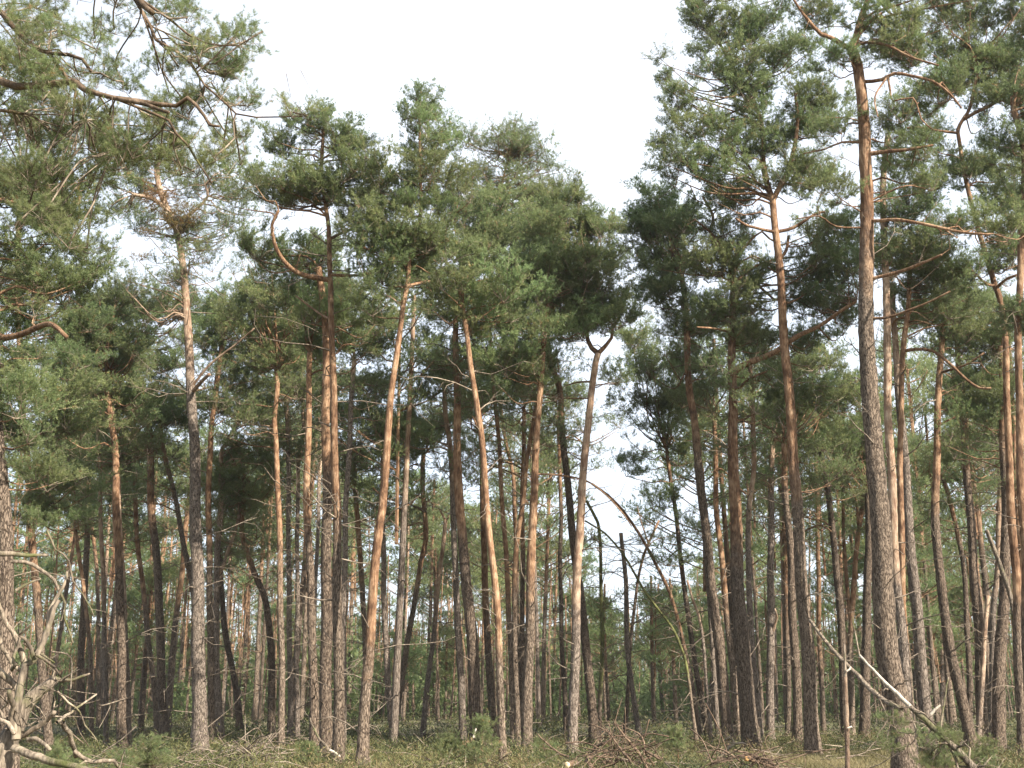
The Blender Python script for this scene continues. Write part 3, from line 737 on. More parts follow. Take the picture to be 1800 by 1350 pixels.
A('tall orange pine with a high forked crown against the sky and grey flaky foot',
  [(1430, 1318), (1424, 1220), (1418, 1133), (1410, 1033), (1402, 900), (1393, 783), (1386, 683), (1378, 583), (1372, 500), (1368, 450), (1363, 400), (1358, 345)], 26, 11,
  [(1250, 50, 45, 45), (1280, 120, 60, 35), (1240, 110, 30, 30), (1310, 60, 40, 35), (1345, 40, 40, 35), (1380, 100, 60, 40), (1340, 160, 70, 35), (1195, 175, 30, 24), (1158, 108, 8, 12), (1215, 235, 60, 30), (1290, 210, 60, 25), (1300, 265, 80, 30), (1230, 285, 60, 28), (1180, 290, 35, 22), (1160, 255, 18, 14),
   (1380, 240, 70, 35), (1430, 190, 60, 40), (1430, 290, 60, 35), (1400, 330, 60, 25), (1280, -40, 70, 40), (1370, -50, 70, 40), (1260, 320, 60, 25), (1180, 215, 30, 20), (1220, 10, 22, 30), (1445, 400, 40, 25), (1170, 140, 14, 20)],
  o=(950, 760), D=32, dead=20, twl=.9,
  lim=[([(1358, 350), (1348, 320), (1341, 280), (1340, 225), (1325, 180), (1300, 140), (1275, 95), (1250, 45), (1235, 10)], 11, 3, .8), ([(1358, 350), (1372, 325), (1385, 300), (1398, 250), (1402, 205), (1398, 165)], 10, 5, -.6),
       ([(1362, 410), (1335, 402), (1310, 395), (1295, 385)], 6, 4), ([(1366, 412), (1395, 400), (1430, 378), (1450, 372)], 7, 4), ([(1370, 455), (1382, 440), (1386, 415)], 6, 5), ([(1358, 345), (1345, 330), (1330, 322), (1315, 290), (1280, 270)], 6, 3)])
A('red-brown thin pine seen alone in the dark gap past the tall forked pine',
  [(1448, 1283), (1440, 1100), (1438, 950), (1436, 860), (1434, 790)], 9, 7, [(1440, 760, 60, 40)], o=(1250, 1050), D=50)
A('dark slanting pine whose stem passes behind the orange forked stem',
  [(1487, 1290), (1480, 1150), (1477, 1067), (1470, 1000), (1460, 900), (1453, 850), (1442, 790), (1430, 720), (1426, 670)], 15, 8, [(1430, 640, 70, 40), (1470, 700, 60, 45), (1450, 780, 60, 35)], o=(820, 720), D=42, mat=M_dark)
A('orange pine divided low down into two upright arms like a tuning fork',
  [(1498, 1280), (1496, 1190), (1495, 1133), (1500, 1033), (1510, 933), (1516, 890), (1520, 830)], 12, 7, [(1530, 800, 60, 40), (1490, 830, 50, 35)], o=(1180, 1040), D=46,
  lim=[([(1494, 1100), (1490, 1040), (1484, 960), (1482, 890), (1480, 830)], 8, 5, .3), ([(1511, 925), (1505, 880), (1492, 850)], 6, 3)])
A('dark thick trunk half covered by the giant fissured pine',
  [(1518, 1290), (1522, 1180), (1524, 1067), (1527, 950), (1527, 860)], 18, 12, [(1500, 760, 60, 40)], o=(900, 800), D=44, mat=M_dark)
A('giant fissured grey pine, the thickest trunk, forking high up into an orange Y',
  [(1592, 1355), (1585, 1290), (1576, 1225), (1560, 1133), (1550, 1000), (1546, 897), (1537, 783), (1528, 683), (1523, 583), (1522, 483), (1523, 400), (1525, 333), (1521, 260), (1513, 167), (1506, 110), (1498, 88)], 43, 17,
  [(1450, 25, 50, 25), (1420, -30, 70, 40), (1475, 110, 40, 20), (1550, 50, 50, 30), (1600, 60, 60, 35), (1600, 110, 50, 25), (1560, -40, 90, 50), (1650, -30, 90, 50), (1640, 150, 60, 30), (1570, 215, 60, 30), (1590, 275, 60, 30), (1620, 320, 60, 25), (1460, 340, 40, 25), (1470, 230, 40, 25), (1680, 395, 60, 25), (1740, 420, 60, 30), (1650, 180, 40, 30), (1560, 110, 40, 25)],
  o=(600, 330), D=25, dead=18, twl=1.0, flare=1.45,
  lim=[([(1498, 88), (1506, 60), (1514, 30), (1526, 0), (1545, -40), (1550, -90)], 14, 6, .5), ([(1496, 90), (1480, 78), (1460, 66), (1443, 60), (1430, 47), (1405, 15), (1390, -10)], 10, 3, -.5), ([(1500, 90), (1510, 78), (1525, 74), (1560, 80), (1600, 100), (1650, 115)], 6, 3, -1),
       ([(1519, 148), (1533, 143), (1550, 140), (1572, 129), (1600, 133), (1640, 143), (1670, 165), (1690, 190)], 7, 3, -1), ([(1527, 275), (1545, 268), (1570, 265), (1596, 263), (1640, 255)], 9, 4, -.7), ([(1528, 392), (1550, 388), (1575, 386), (1620, 393), (1690, 408), (1735, 412)], 7, 4, -1.5),
       ([(1526, 493), (1583, 477), (1620, 463), (1655, 448)], 7, 4, -1.5), ([(1527, 565), (1560, 558), (1593, 547), (1635, 530), (1670, 512)], 6, 3, -1.2), ([(1515, 215), (1490, 218), (1483, 240)], 4, 2), ([(1514, 248), (1480, 250), (1450, 262), (1412, 270)], 5, 2), ([(1500, 395), (1470, 398), (1440, 380), (1400, 385)], 4, 2, -.6),
       ([(1550, 140), (1565, 160), (1570, 178), (1605, 172), (1620, 210), (1640, 228)], 4, 2, -.8), ([(1546, 145), (1538, 170), (1543, 205)], 4, 2, -.8)])
A('tall pale pine joined to the sunny side of the giant fissured trunk',
  [(1597, 1265), (1588, 1133), (1577, 1033), (1569, 900), (1563, 750), (1559, 617), (1558, 500), (1554, 433), (1553, 350), (1556, 280), (1560, 240)], 18, 10,
  [(1590, 400, 60, 30), (1600, 350, 60, 30), (1560, 440, 40, 25), (1610, 470, 60, 30)], o=(1080, 950), D=30, mat=M_pale, limmat=M_bark, lim=[([(1555, 300), (1562, 285), (1567, 275)], 7, 5)])
A('smooth bright orange pine with a long bare pale arm curving down beside it',
  [(1602, 1270), (1595, 1180), (1590, 1100), (1587, 1033), (1583, 900), (1583, 750), (1588, 617), (1595, 550), (1597, 500), (1600, 470)], 13, 8,
  [(1620, 440, 60, 35), (1600, 500, 50, 25), (1650, 500, 60, 30), (1660, 550, 50, 25)], o=(1200, 1060), D=31, dead=8,
  lim=[([(1590, 618), (1610, 614), (1640, 617), (1668, 638), (1700, 668), (1722, 682), (1742, 682)], 6, 4, -1), ([(1594, 555), (1575, 562), (1568, 575)], 5, 4)])
A('broad grey plated trunk standing free between the orange pine and the leaning dark pine',
  [(1628, 1262), (1614, 1100), (1603, 1000), (1597, 900), (1590, 800), (1577, 660), (1571, 560), (1570, 500)], 23, 9, [(1580, 470, 50, 30), (1620, 560, 50, 30)], o=(760, 600), D=32, mat=M_pale)
A('dark mossy-footed pine with a swaying lean, alone before the deep wood',
  [(1705, 1297), (1684, 1200), (1664, 1100), (1650, 1000), (1645, 900), (1647, 783), (1650, 667), (1655, 610), (1660, 560)], 20, 9,
  [(1640, 560, 50, 30), (1680, 590, 60, 30), (1700, 540, 50, 30)], o=(960, 800), D=35, mat=M_dark, lim=[([(1652, 660), (1670, 650), (1700, 640), (1730, 620)], 5, 3)])
A('thin curved pine passing behind the dark swaying pine',
  [(1706, 1290), (1702, 1150), (1697, 1033), (1690, 970), (1674, 900), (1660, 850)], 11, 7, [(1650, 800, 60, 35)], o=(1000, 880), D=44, mat=M_dark)
A('dark rough pine with a bent waist beside the pinkish snapped stem',
  [(1727, 1290), (1724, 1200), (1720, 1083), (1712, 1017), (1705, 900), (1697, 783), (1690, 717), (1684, 620), (1680, 570)], 19, 9, [(1700, 520, 60, 30), (1710, 600, 60, 35), (1740, 650, 60, 40), (1690, 700, 50, 40)], o=(900, 740), D=37, mat=M_dark)
A('pinkish snapped stem without bark tips, short and bare, ending at mid height',
  [(1720, 1300), (1724, 1233), (1730, 1133), (1738, 1047)], 10, 7, o=(1500, 950), D=36, dead=10, mat=M_pale, name='snapped_pine', cat='dead tree', group=None)
A('pine with a pale flaky stem just behind the pinkish snapped stem',
  [(1745, 1285), (1745, 1100), (1753, 1000), (1757, 900), (1756, 820)], 12, 8, [(1750, 770, 60, 40)], o=(1100, 950), D=42, mat=M_pale)
A('bulky dark pine crossed by a dead pale pole leaning on it',
  [(1753, 1310), (1758, 1167), (1766, 1033), (1768, 900), (1766, 800), (1762, 700), (1760, 610)], 23, 11, [(1760, 580, 60, 35), (1720, 720, 50, 40), (1770, 690, 50, 40)], o=(850, 700), D=35, mat=M_dark)
A('dead pale pole propped slantwise against the bulky dark pine',
  [(1789, 1200), (1784, 1110), (1778, 1050), (1757, 990), (1740, 948), (1733, 932)], 9, 7, o=(1000, 900), D=33.5, mat=M_dead, dead=8, name='leaning_dead_pole', cat='dead tree', group=None)
A('smooth brown pine by the picture edge, rising to a forked dark crown',
  [(1796, 1290), (1791, 1133), (1786, 1033), (1778, 900), (1772, 750), (1767, 617), (1760, 533), (1750, 500), (1742, 470), (1728, 430), (1712, 380), (1698, 320), (1687, 250), (1684, 228), (1692, 210), (1704, 190), (1714, 150), (1722, 120)], 18, 5,
  [(1700, 120, 60, 35), (1750, 90, 60, 40), (1660, 80, 50, 30), (1680, 300, 60, 30), (1740, 300, 60, 30), (1770, 360, 50, 30), (1740, 190, 60, 35), (1790, 140, 50, 50), (1640, 230, 40, 30), (1700, 30, 70, 30), (1770, 20, 60, 40), (1700, 490, 60, 25), (1770, 450, 60, 35), (1650, 20, 50, 30)],
  o=(1150, 980), D=31,
  lim=[([(1692, 215), (1720, 195), (1750, 180), (1768, 155), (1795, 120)], 7, 4, -.6), ([(1752, 505), (1770, 490), (1800, 480)], 6, 4), ([(1683, 235), (1650, 230), (1615, 224), (1595, 225)], 5, 4, -.6), ([(1750, 500), (1735, 500), (1700, 470), (1680, 475)], 5, 3)])
A('thin reddish twin stem rising close beside the smooth brown edge pine',
  [(1808, 1290), (1802, 1133), (1796, 1000), (1788, 897), (1782, 750), (1776, 650), (1770, 580)], 11, 7, [(1780, 540, 50, 30)], o=(1200, 1000), D=36)
A('last pine at the edge of the picture, only a sliver of trunk showing',
  [(1812, 1330), (1806, 1150), (1801, 1000), (1797, 897), (1791, 680), (1790, 560), (1796, 420), (1800, 300), (1793, 235), (1782, 195)], 16, 10,
  [(1790, 260, 50, 40), (1800, 330, 60, 40), (1760, 240, 40, 30), (1830, 180, 60, 60), (1850, 60, 80, 60), (1840, 400, 70, 50), (1810, 560, 60, 40)], o=(1150, 980), D=28, dead=8)

M_near = bark_material('mossy_limb_bark', GREY, [(0.045, 0.03, 0.018), (0.1, 0.068, 0.042), (0.2, 0.14, 0.095)], mossy=((0.1, 0.1, 0.03), .57), bump=.012)
# ---- the near pine whose boughs hang into the picture
A('near pine whose long mossy boughs and needle sprays hang in from the picture edge',
  [(-330, 1700), (-325, 1300), (-320, 900), (-312, 500), (-305, 200), (-295, -200), (-290, -500)], 70, 30,
  [(-160, 60, 100, 90), (-150, 300, 100, 100), (-220, -150, 140, 120)], D=9.5, o=(300, -300), mat=M_near, dead=10, group=None, lib=LIB_FINE, rb=.4, dens=.55,
  lim=[([(-310, 260), (-180, 190), (-60, 128), (0, 142), (30, 152), (90, 147), (130, 143), (150, 158), (200, 172), (255, 183), (287, 195), (296, 197)], 22, 5, -1.2), ([(287, 195), (310, 186), (330, 172), (345, 185), (360, 205), (368, 220), (385, 222)], 9, 4, -.2), ([(289, 196), (297, 212), (310, 235), (330, 255), (345, 280), (358, 300), (372, 322)], 5, 3, 0),
       ([(-305, 150), (-150, -60), (-20, 5), (15, 38), (50, 75), (85, 93), (120, 96), (145, 104), (160, 125)], 18, 5, -.8), ([(-290, -400), (60, -240), (190, -60), (242, 0), (268, 22)], 22, 9, -.6), ([(268, 22), (264, 45), (274, 70), (283, 75), (330, 105), (360, 150), (395, 180), (415, 200), (450, 206), (540, 204)], 6, 2, -.3),
       ([(264, 45), (270, 80), (280, 110), (290, 140), (298, 165)], 4, 2, .2), ([(270, 10), (300, 35), (330, 60), (360, 75), (420, 80), (462, 55)], 5, 2, -.4), ([(133, 143), (133, 160), (130, 185), (127, 218)], 7, 3, 0), ([(-300, 420), (-100, 205), (0, 194), (22, 196), (42, 201)], 10, 6, 0)])
near_root = [o for o in SC.objects if o.get('label', '').startswith('near pine whose')][0]
near_base = np.array(near_root.location)
near_limbs = np.vstack([[np.array(v.co) + near_base for v in b.data.vertices] for b in near_root.children if b.name.startswith('branch') and b.data.materials[0] == M_near and len(b.data.vertices) > 90][:10])
for cx, cy, rx, ry, n in [(40, 30, 80, 45, 10), (20, 95, 70, 40, 6), (100, 55, 50, 30, 5), (170, 75, 38, 18, 3), (207, 52, 14, 10, 1), (215, 5, 24, 10, 2), (300, 35, 40, 30, 5), (335, 85, 45, 28, 6), (400, 75, 35, 16, 3), (440, 62, 18, 10, 1), (370, 130, 50, 24, 6), (425, 125, 24, 12, 2), (295, 125, 32, 28, 4), (215, 145, 32, 14, 3), (150, 125, 40, 20, 3), (350, 185, 50, 24, 6), (415, 190, 38, 22, 4), (240, 225, 60, 32, 8), (310, 240, 50, 32, 8), (390, 250, 50, 28, 6), (160, 215, 60, 38, 9), (60, 215, 70, 38, 10), (50, 168, 50, 14, 3), (90, 120, 40, 20, 3), (200, 270, 60, 34, 8), (120, 290, 70, 44, 9), (40, 300, 70, 44, 9), (350, 285, 45, 22, 4), (270, 285, 50, 25, 5), (505, 195, 22, 8, 1), (420, 290, 28, 16, 2), (100, 370, 60, 30, 6), (30, 380, 50, 40, 5), (120, 440, 45, 25, 3)]:
    mm = px2m(9.2, cy)
    for i in range(max(1, int(n * .72))):
        q = NR.uniform(-1, 1, 3)
        bp = at(cx + q[0] * rx * .8, cy + q[1] * ry * .8, 9.5 + q[2] * .75)
        one_branch(near_root, near_base, bp, R.uniform(.17, .28), near_limbs, np.full(len(near_limbs), .013), LIB_FINE, M_twig, hang=.05, og=.7, near=True)

# withered orange tufts on the sparse crown of the flaky pine
flaky = [o for o in SC.objects if o.get('label', '').startswith('tall thick grey pine with flaky')][0]
fb = np.array(flaky.location)
fP = np.array([np.array(v.co) + fb for v in [c for c in flaky.children if c.name.startswith('trunk')][0].data.vertices])
for cx, cy, r in [(268, 333, .34), (285, 365, .5), (305, 378, .5), (320, 392, .45), (260, 410, .25), (245, 455, .28), (330, 375, .36), (278, 348, .4), (265, 355, .3), (310, 395, .4)]:
    one_branch(flaky, fb, at(cx, cy, ground_depth(1323) - 1.0 + R.uniform(-.2, .2)), r, fP, np.full(len(fP), .05), LIB_DRY, M_twig, og=.6)

# ------------------------------------------------------------------ the deep wood behind: single trees that share crown and trunk meshes
def far_crown(H, W, npads, per, k, nl, nw, low=.0):
    acc = Acc(); S, A_, L = [], [], []
    acc.tube([(0, 0, 0), (.1, .05, H * .5), (0, .1, H * .95)], [.06, .045, .02], 5, a=1)
    for i in range(npads):
        f = R.random() ** .8
        az = R.uniform(0, 6.28)
        rr = W * (.25 + .75 * R.random()) * (1.0 - .55 * f ** 1.5)
        c = np.array((math.cos(az) * rr, math.sin(az) * rr, H * (.12 + .85 * f)))
        s = np.array((0, 0, max(0, c[2] - rr * .5)))
        acc.tube(spline([s, s * .4 + c * .6 - np.array((0, 0, .1)), c], .5), .022, 4, a=.9)
        pr = R.uniform(.45, .85)
        q = NR.standard_normal((per, 3)); q = unit(q) * (NR.random((per, 1)) ** .45)
        q[:, 2] *= .5
        S.append(c + q * pr); A_.append(unit(q + NR.standard_normal((per, 3)) * .4 + np.array((0, 0, .55)))); L.append(np.full(per, .2))
    V1, Q1, T1, a1 = acc.arrays()
    V2, T2, tone = needles(np.vstack(S), np.vstack(A_), np.concatenate(L), k, nl, nw, .8)
    midx = np.concatenate([np.ones(len(Q1) + len(T1), int), np.zeros(len(T2), int)])
    return build('crown', np.vstack([V1, V2]), [Q1, T1, T2 + len(V1)], [M_needle, M_bark], midx,
                 {'og': np.concatenate([a1, np.zeros(len(V2))]), 'tone': np.concatenate([np.zeros(len(V1)), tone])}, smooth=False, link=False)

FAR_CROWNS = [far_crown(R.uniform(6, 8), R.uniform(2.4, 3.4), R.randint(34, 44), 44, 9, .17, .032) for _ in range(8)]
NEAR_CROWNS = [far_crown(R.uniform(6, 8), R.uniform(2.2, 3.0), R.randint(34, 42), 62, 13, .1, .019) for _ in range(4)]
LOW_CROWNS = [far_crown(R.uniform(5, 6.5), R.uniform(2.4, 3.1), 40, 46, 9, .17, .032) for _ in range(3)]

def far_trunk(H, r, seed):
    acc = Acc()
    n = 9
    z = np.linspace(-.3, H, n)
    k = R.uniform(-.3, .3)
    P = np.stack([k * np.sin(z / H * 2.4 + seed) - k * math.sin(seed), k * .6 * np.sin(z / H * 3 + seed * 2) - k * .6 * math.sin(seed * 2), z], 1)
    og = np.clip((z / H - R.uniform(.2, .45)) / .3, 0, 1)
    V, Q, T = tube(P, np.linspace(r, r * .5, n), 8, .03)
    acc.add(V, Q, T, np.concatenate([np.repeat(og, 8), og[-1:]]))
    for i in range(16):
        j = R.randint(1, n - 2); f = R.random()
        b = P[j] * (1 - f) + P[j + 1] * f
        az = R.uniform(0, 6.28); d = np.array((math.cos(az), math.sin(az), R.uniform(-.2, .5)))
        ln = R.uniform(.3, 1.3)
        acc.tube([b, b + d * ln * .5, b + (d + np.array((0, 0, R.uniform(-.5, .3)))) * ln], [.022, .016, .007], 3, a=.4)
    V, Q, T, a = acc.arrays()
    o = build('trunk', V, [Q, T], [M_bark], attr={'og': a}, link=False)
    return o, P[-1]

FAR_TRUNKS = [far_trunk(10.0, R.uniform(.09, .17), i * 1.3) for i in range(9)]
for i, m in enumerate((M_bark, M_dark, M_pale, M_bark, M_bark, M_dark, M_pale, M_bark, M_pale)):
    FAR_TRUNKS[i][0].data.materials[0] = m

def far_tree(x, y, H, ci, ti, label, group, low=False):
    """Trunk of shared shape stretched to height H with a shared crown on top."""
    root = empty('pine_tree', (x, y, float(ground_z(x, y))), label, 'pine tree', group)
    o, tip = FAR_TRUNKS[ti]
    rz = R.uniform(0, 6.28)
    kz = H / 10.0
    w = R.uniform(.85, 1.2)
    lean = (R.gauss(0, .02), R.gauss(0, .025))
    t = inst(o, 'trunk', root, (0, 0, 0), rz, (w, w, kz), lean)
    lib = LOW_CROWNS if low and y > 55 else NEAR_CROWNS if y < 55 else FAR_CROWNS
    cr = lib[ci % len(lib)]
    H2 = H * (.3 if low else R.uniform(.4, .6))
    p = np.array((math.cos(rz) * tip[0] - math.sin(rz) * tip[1], math.sin(rz) * tip[0] + math.cos(rz) * tip[1], 0)) * w * (H2 / H)
    s = (H * 1.05 - H2) / 7.0
    inst(cr, 'crown', root, (p[0] + lean[1] * H2, p[1] - lean[0] * H2, H2), R.uniform(0, 6.28), (R.uniform(.85, 1.15) * min(1.1, max(.75, s)), R.uniform(.85, 1.15) * min(1.1, max(.75, s)), s), lean)
    return root

LANDMARKS = [(15, 'the edge'), (85, 'dead tree'), (190, 'pale-sided pine'), (215, 'double trunk'), (287, 'forking pine'), (350, 'flaky pine'), (410, 'curved dark pine'), (470, 'crooked pine'), (508, 'close row'), (552, 'dark row end'), (590, 'tall upright pine'),
             (640, 'big leaning pine'), (690, 'curved-foot pine'), (755, 'snapped pale stem'), (833, 'orange-topped pine'), (880, 'slanting slim pine'), (929, 'speckled straight pine'), (1010, 'pink-orange pine'), (1056, 'mossy stem'), (1103, 'bleached pole'), (1200, 'arching pine'),
             (1272, 'tilting grey pine'), (1312, 'thick speckled pine'), (1395, 'rough dark pine'), (1422, 'tall forked pine'), (1496, 'tuning-fork pine'), (1570, 'giant pine'), (1618, 'plated trunk'), (1680, 'swaying pine'), (1728, 'pinkish stem'), (1760, 'bulky dark pine'), (1810, 'smooth edge pine')]
DEEP = 'pines of the deep wood'
def deep_labels(items):
    """items: (x, y, trunk, low). One label each: kind of tree, then the two front trunks it is seen between."""
    key, out = {}, {}
    for n, (x, y, ti, low) in enumerate(items):
        px = CX + F * x / y * .9624
        a, b = None, None
        for (p, nme) in LANDMARKS:
            if p <= px: a = nme
            elif b is None: b = nme
        tone = ('brown', 'dark', 'pale', 'brown', 'brown', 'dark', 'pale', 'brown', 'pale')[ti]
        dist = 'mid-distance' if y < 60 else 'distant' if y < 80 else 'remote' if y < 104 else 'farthest'
        key.setdefault((f"{dist} {'low bushy' if low else 'tall'} {tone} pine in deep wood", a, b), []).append((px, n))
    for (s, a, b), v in key.items():
        v.sort()
        for i, (px, n) in enumerate(v):
            if not (a and b): w = ('beyond ' if len(v) == 1 else 'just beyond ' if i == 0 else 'far beyond ' if i == len(v) - 1 else 'well beyond ') + (a or b)
            elif len(v) == 1: w = f'between {a} and {b}'
            elif i == 0: w = f'after {a}, before {b}'
            elif i == len(v) - 1: w = f'nearing {b}, past {a}'
            else: w = f"{'' if i == 1 else 'past ' if i == 2 else 'well past '}midway {a} to {b}"
            out[n] = f'{s}, {w}'
    return out

spots = []
tries = 0
taken = [(o.location.x, o.location.y) for o in SC.objects if o.type == 'EMPTY']
while len(spots) < 212 and tries < 9000:
    tries += 1
    y = 38 + 98 * R.random() ** 1.0
    x = R.uniform(-.53, .53) * y
    u = x / y
    if y < 44 and R.random() < .4: continue
    if .065 < u < .155 and y < 112: continue                 # the opening under the sky gap
    if any((x - a) ** 2 + (y - b) ** 2 < 6.0 for a, b in taken): continue
    taken.append((x, y)); spots.append((x, y))
items = []
for x, y in spots:
    u = x / y
    low = R.random() < (.16 if y < 70 else .34)
    H = R.uniform(6.5, 10.5) if low else R.uniform(14.0, 19.0)
    if .03 < u < .19: H = min(H, 13 if y > 105 else 14)
    if y < 46 and not low: H = min(H, 16.0)
    items.append((x, y, H, R.randrange(24), R.randrange(9), low))
# bushy low pines that fill the opening
for x, y, H in [(5.2, 62, 7.5), (8.1, 66, 8.5), (10.2, 72, 9), (6.5, 80, 8.5), (11.5, 88, 10), (8.2, 92, 9.5), (9.5, 58, 6.0), (13.5, 98, 11)]:
    items.append((x, y, H, R.randrange(24), R.randrange(9), True))
labels = deep_labels([(q[0], q[1], q[4], q[5]) for q in items])
for n, (x, y, H, ci, ti, low) in enumerate(items):
    far_tree(x, y, H, ci, ti, labels[n], DEEP, low)

def far_woods():
    """Beyond the last single trees the wood closes into one mass."""
    acc = Acc(); S, A_, L = [], [], []
    for i in range(620):
        y = R.uniform(118, 200) if abs(R.random()) > .02 else 120; y = max(y, 132) if R.random() < .8 else y; x = R.uniform(-.65, .65) * y
        H = R.uniform(8, 13)
        acc.tube([(x, y, -.2), (x + R.uniform(-.4, .4), y, H * .5), (x + R.uniform(-.6, .6), y, H)], [.17, .13, .06], 5, a=[.1] * 5 + [.6] * 5 + [1] * 6)
        n = 75
        q = NR.standard_normal((n, 3)) * np.array((1.3, 1.0, H * .19)); q[:, 2] += H * R.choice((.75, .65, .5, .35, .25))
        S.append(q + np.array((x, y, 0))); A_.append(unit(NR.standard_normal((n, 3)) + np.array((0, 0, .7)))); L.append(np.full(n, .5))
    for i in range(900):                                  # young growth under them
        y = R.uniform(80, 195); x = R.uniform(-.62, .62) * y
        h = R.uniform(1.5, 5.0) if i % 2 else R.uniform(5, 9); n = int(55 + 12 * h)
        if .065 < x / y < .155: h = min(h, 5)
        q = NR.standard_normal((n, 3)) * np.array((.9, .7, .25 * h)); q[:, 2] = np.abs(q[:, 2] + h * .45)
        S.append(q + np.array((x, y, 0))); A_.append(unit(NR.standard_normal((n, 3)) + np.array((0, 0, .7)))); L.append(np.full(n, .3))
    for i in range(1500):                                 # thin stems of the crowded part
        y = R.uniform(72, 150); x = R.uniform(-.58, .58) * y
        if .06 < x / y < .16 and y < 95: continue
        H = R.uniform(5, 11); lx = R.gauss(0, .35)
        acc.tube([(x, y, -.2), (x + lx * .6 + R.gauss(0, .12), y, H * .5), (x + lx, y, H)], [R.uniform(.05, .1), .06, .03], 5, a=[.1] * 5 + [.5] * 5 + [1] * 6)
        for q in range(3):
            z = H * R.uniform(.3, .95); dx = R.uniform(-1, 1)
            acc.tube([(x + lx * z / H, y, z), (x + lx * z / H + dx * .5, y, z + R.uniform(-.1, .3)), (x + lx * z / H + dx, y, z + R.uniform(-.3, .5))], [.025, .02, .01], 3, a=.3)
    V1, Q1, T1, a1 = acc.arrays()
    V2, T2, tone = needles(np.vstack(S), np.vstack(A_), np.concatenate(L), 8, .36, .075, .9)
    midx = np.concatenate([np.ones(len(Q1) + len(T1), int), np.zeros(len(T2), int)])
    o = build('far_woods', np.vstack([V1, V2]), [Q1, T1, T2 + len(V1)], [M_needle, M_bark], midx,
              {'og': np.concatenate([a1, np.zeros(len(V2))]), 'tone': np.concatenate([np.zeros(len(V1)), tone])}, smooth=False)
    o['kind'] = 'stuff'
far_woods()

# ------------------------------------------------------------------ heather, bilberry, grass and litter on the floor
def leaf_material(name, cols):
    m, n, l = mat_new(name)
    out, bs, tr, mx = n.new('ShaderNodeOutputMaterial'), n.new('ShaderNodeBsdfPrincipled'), n.new('ShaderNodeBsdfTranslucent'), n.new('ShaderNodeMixShader')
    ga = n.new('ShaderNodeAttribute'); ga.attribute_name = 'tone'
    rp = ramp(n, cols)
    l.new(ga.outputs['Fac'], rp.inputs['Fac'])
    l.new(rp.outputs['Color'], bs.inputs['Base Color']); l.new(rp.outputs['Color'], tr.inputs['Color'])
    bs.inputs['Roughness'].default_value = .6; bs.inputs['Specular IOR Level'].default_value = .25
    mx.inputs['Fac'].default_value = .25
    l.new(bs.outputs['BSDF'], mx.inputs[1]); l.new(tr.outputs['BSDF'], mx.inputs[2]); l.new(mx.outputs['Shader'], out.inputs['Surface'])
    return m
M_heath = leaf_material('heather_and_bilberry', [(0, (.035, .045, .02)), (.3, (.07, .08, .03)), (.55, (.14, .145, .055)), (.74, (.185, .155, .07)), (.88, (.14, .09, .045)), (1, (.25, .19, .105))])
M_grass = leaf_material('dry_grass', [(0, (.09, .09, .035)), (.5, (.17, .145, .065)), (1, (.29, .235, .125))])

def blades(name, pts, hts, k, w, mat, tone, kind='stuff', splay=.5, leaf=None):
    n = len(pts)
    z = ground_z(pts[:, 0], pts[:, 1])
    c = np.stack([pts[:, 0], pts[:, 1], z], 1)[:, None, :]
    off = NR.standard_normal((n, k, 3)) * np.reshape(hts, (-1, 1, 1)) * np.array((.38, .38, 0))
    h = np.reshape(hts, (-1, 1)) * (.45 + .6 * NR.random((n, k)))
    rise = NR.random((n, k)) * .55 * h
    d = NR.standard_normal((n, k, 3)) * splay; d[..., 2] = 1; d = unit(d)
    b = c + off; b[..., 2] += rise * np.exp(-(off[..., 0] ** 2 + off[..., 1] ** 2) / (np.reshape(hts, (-1, 1)) ** 2 * .5))
    b[..., 2] -= .02
    if leaf:                                              # low shrubs: short sprigs through a rounded clump
        rise = np.reshape(hts, (-1, 1)) * NR.random((n, k)) ** .7 * np.exp(-(off[..., 0] ** 2 + off[..., 1] ** 2) / (np.reshape(hts, (-1, 1)) ** 2 * .3))
        b = c + off; b[..., 2] += rise - .02
        h = leaf * (.6 + .8 * NR.random((n, k))) + rise * .6
    side = unit(np.cross(d, NR.standard_normal((n, k, 3)))) * (w * .5) * (1 + pts[:, 1].reshape(-1, 1, 1) / 40)
    V = np.stack([b - side, b + side, b + d * (h - rise * .6)[..., None]], 2).reshape(-1, 3)
    T = np.arange(len(V)).reshape(-1, 3)
    tn = np.clip(np.reshape(tone, (-1, 1)) + NR.standard_normal((n, k)) * .16, 0, 1)
    o = build(name, V, [T], [mat], attr={'tone': np.repeat(tn.ravel(), 3)}, smooth=False)
    o['kind'] = kind
    return o

def scatter(n, y0, y1, spread=.52, p=1.0):
    y = y0 + (y1 - y0) * NR.random(n) ** p
    return np.stack([NR.uniform(-spread, spread, n) * y, y], 1)

def patch(P, s=1.0, ph=0.0):
    return .5 + .28 * np.sin(P[:, 0] * .55 * s + ph) * np.cos(P[:, 1] * .43 * s + ph * 2) + .22 * np.sin(P[:, 0] * 1.3 * s + P[:, 1] * .9 * s + ph)

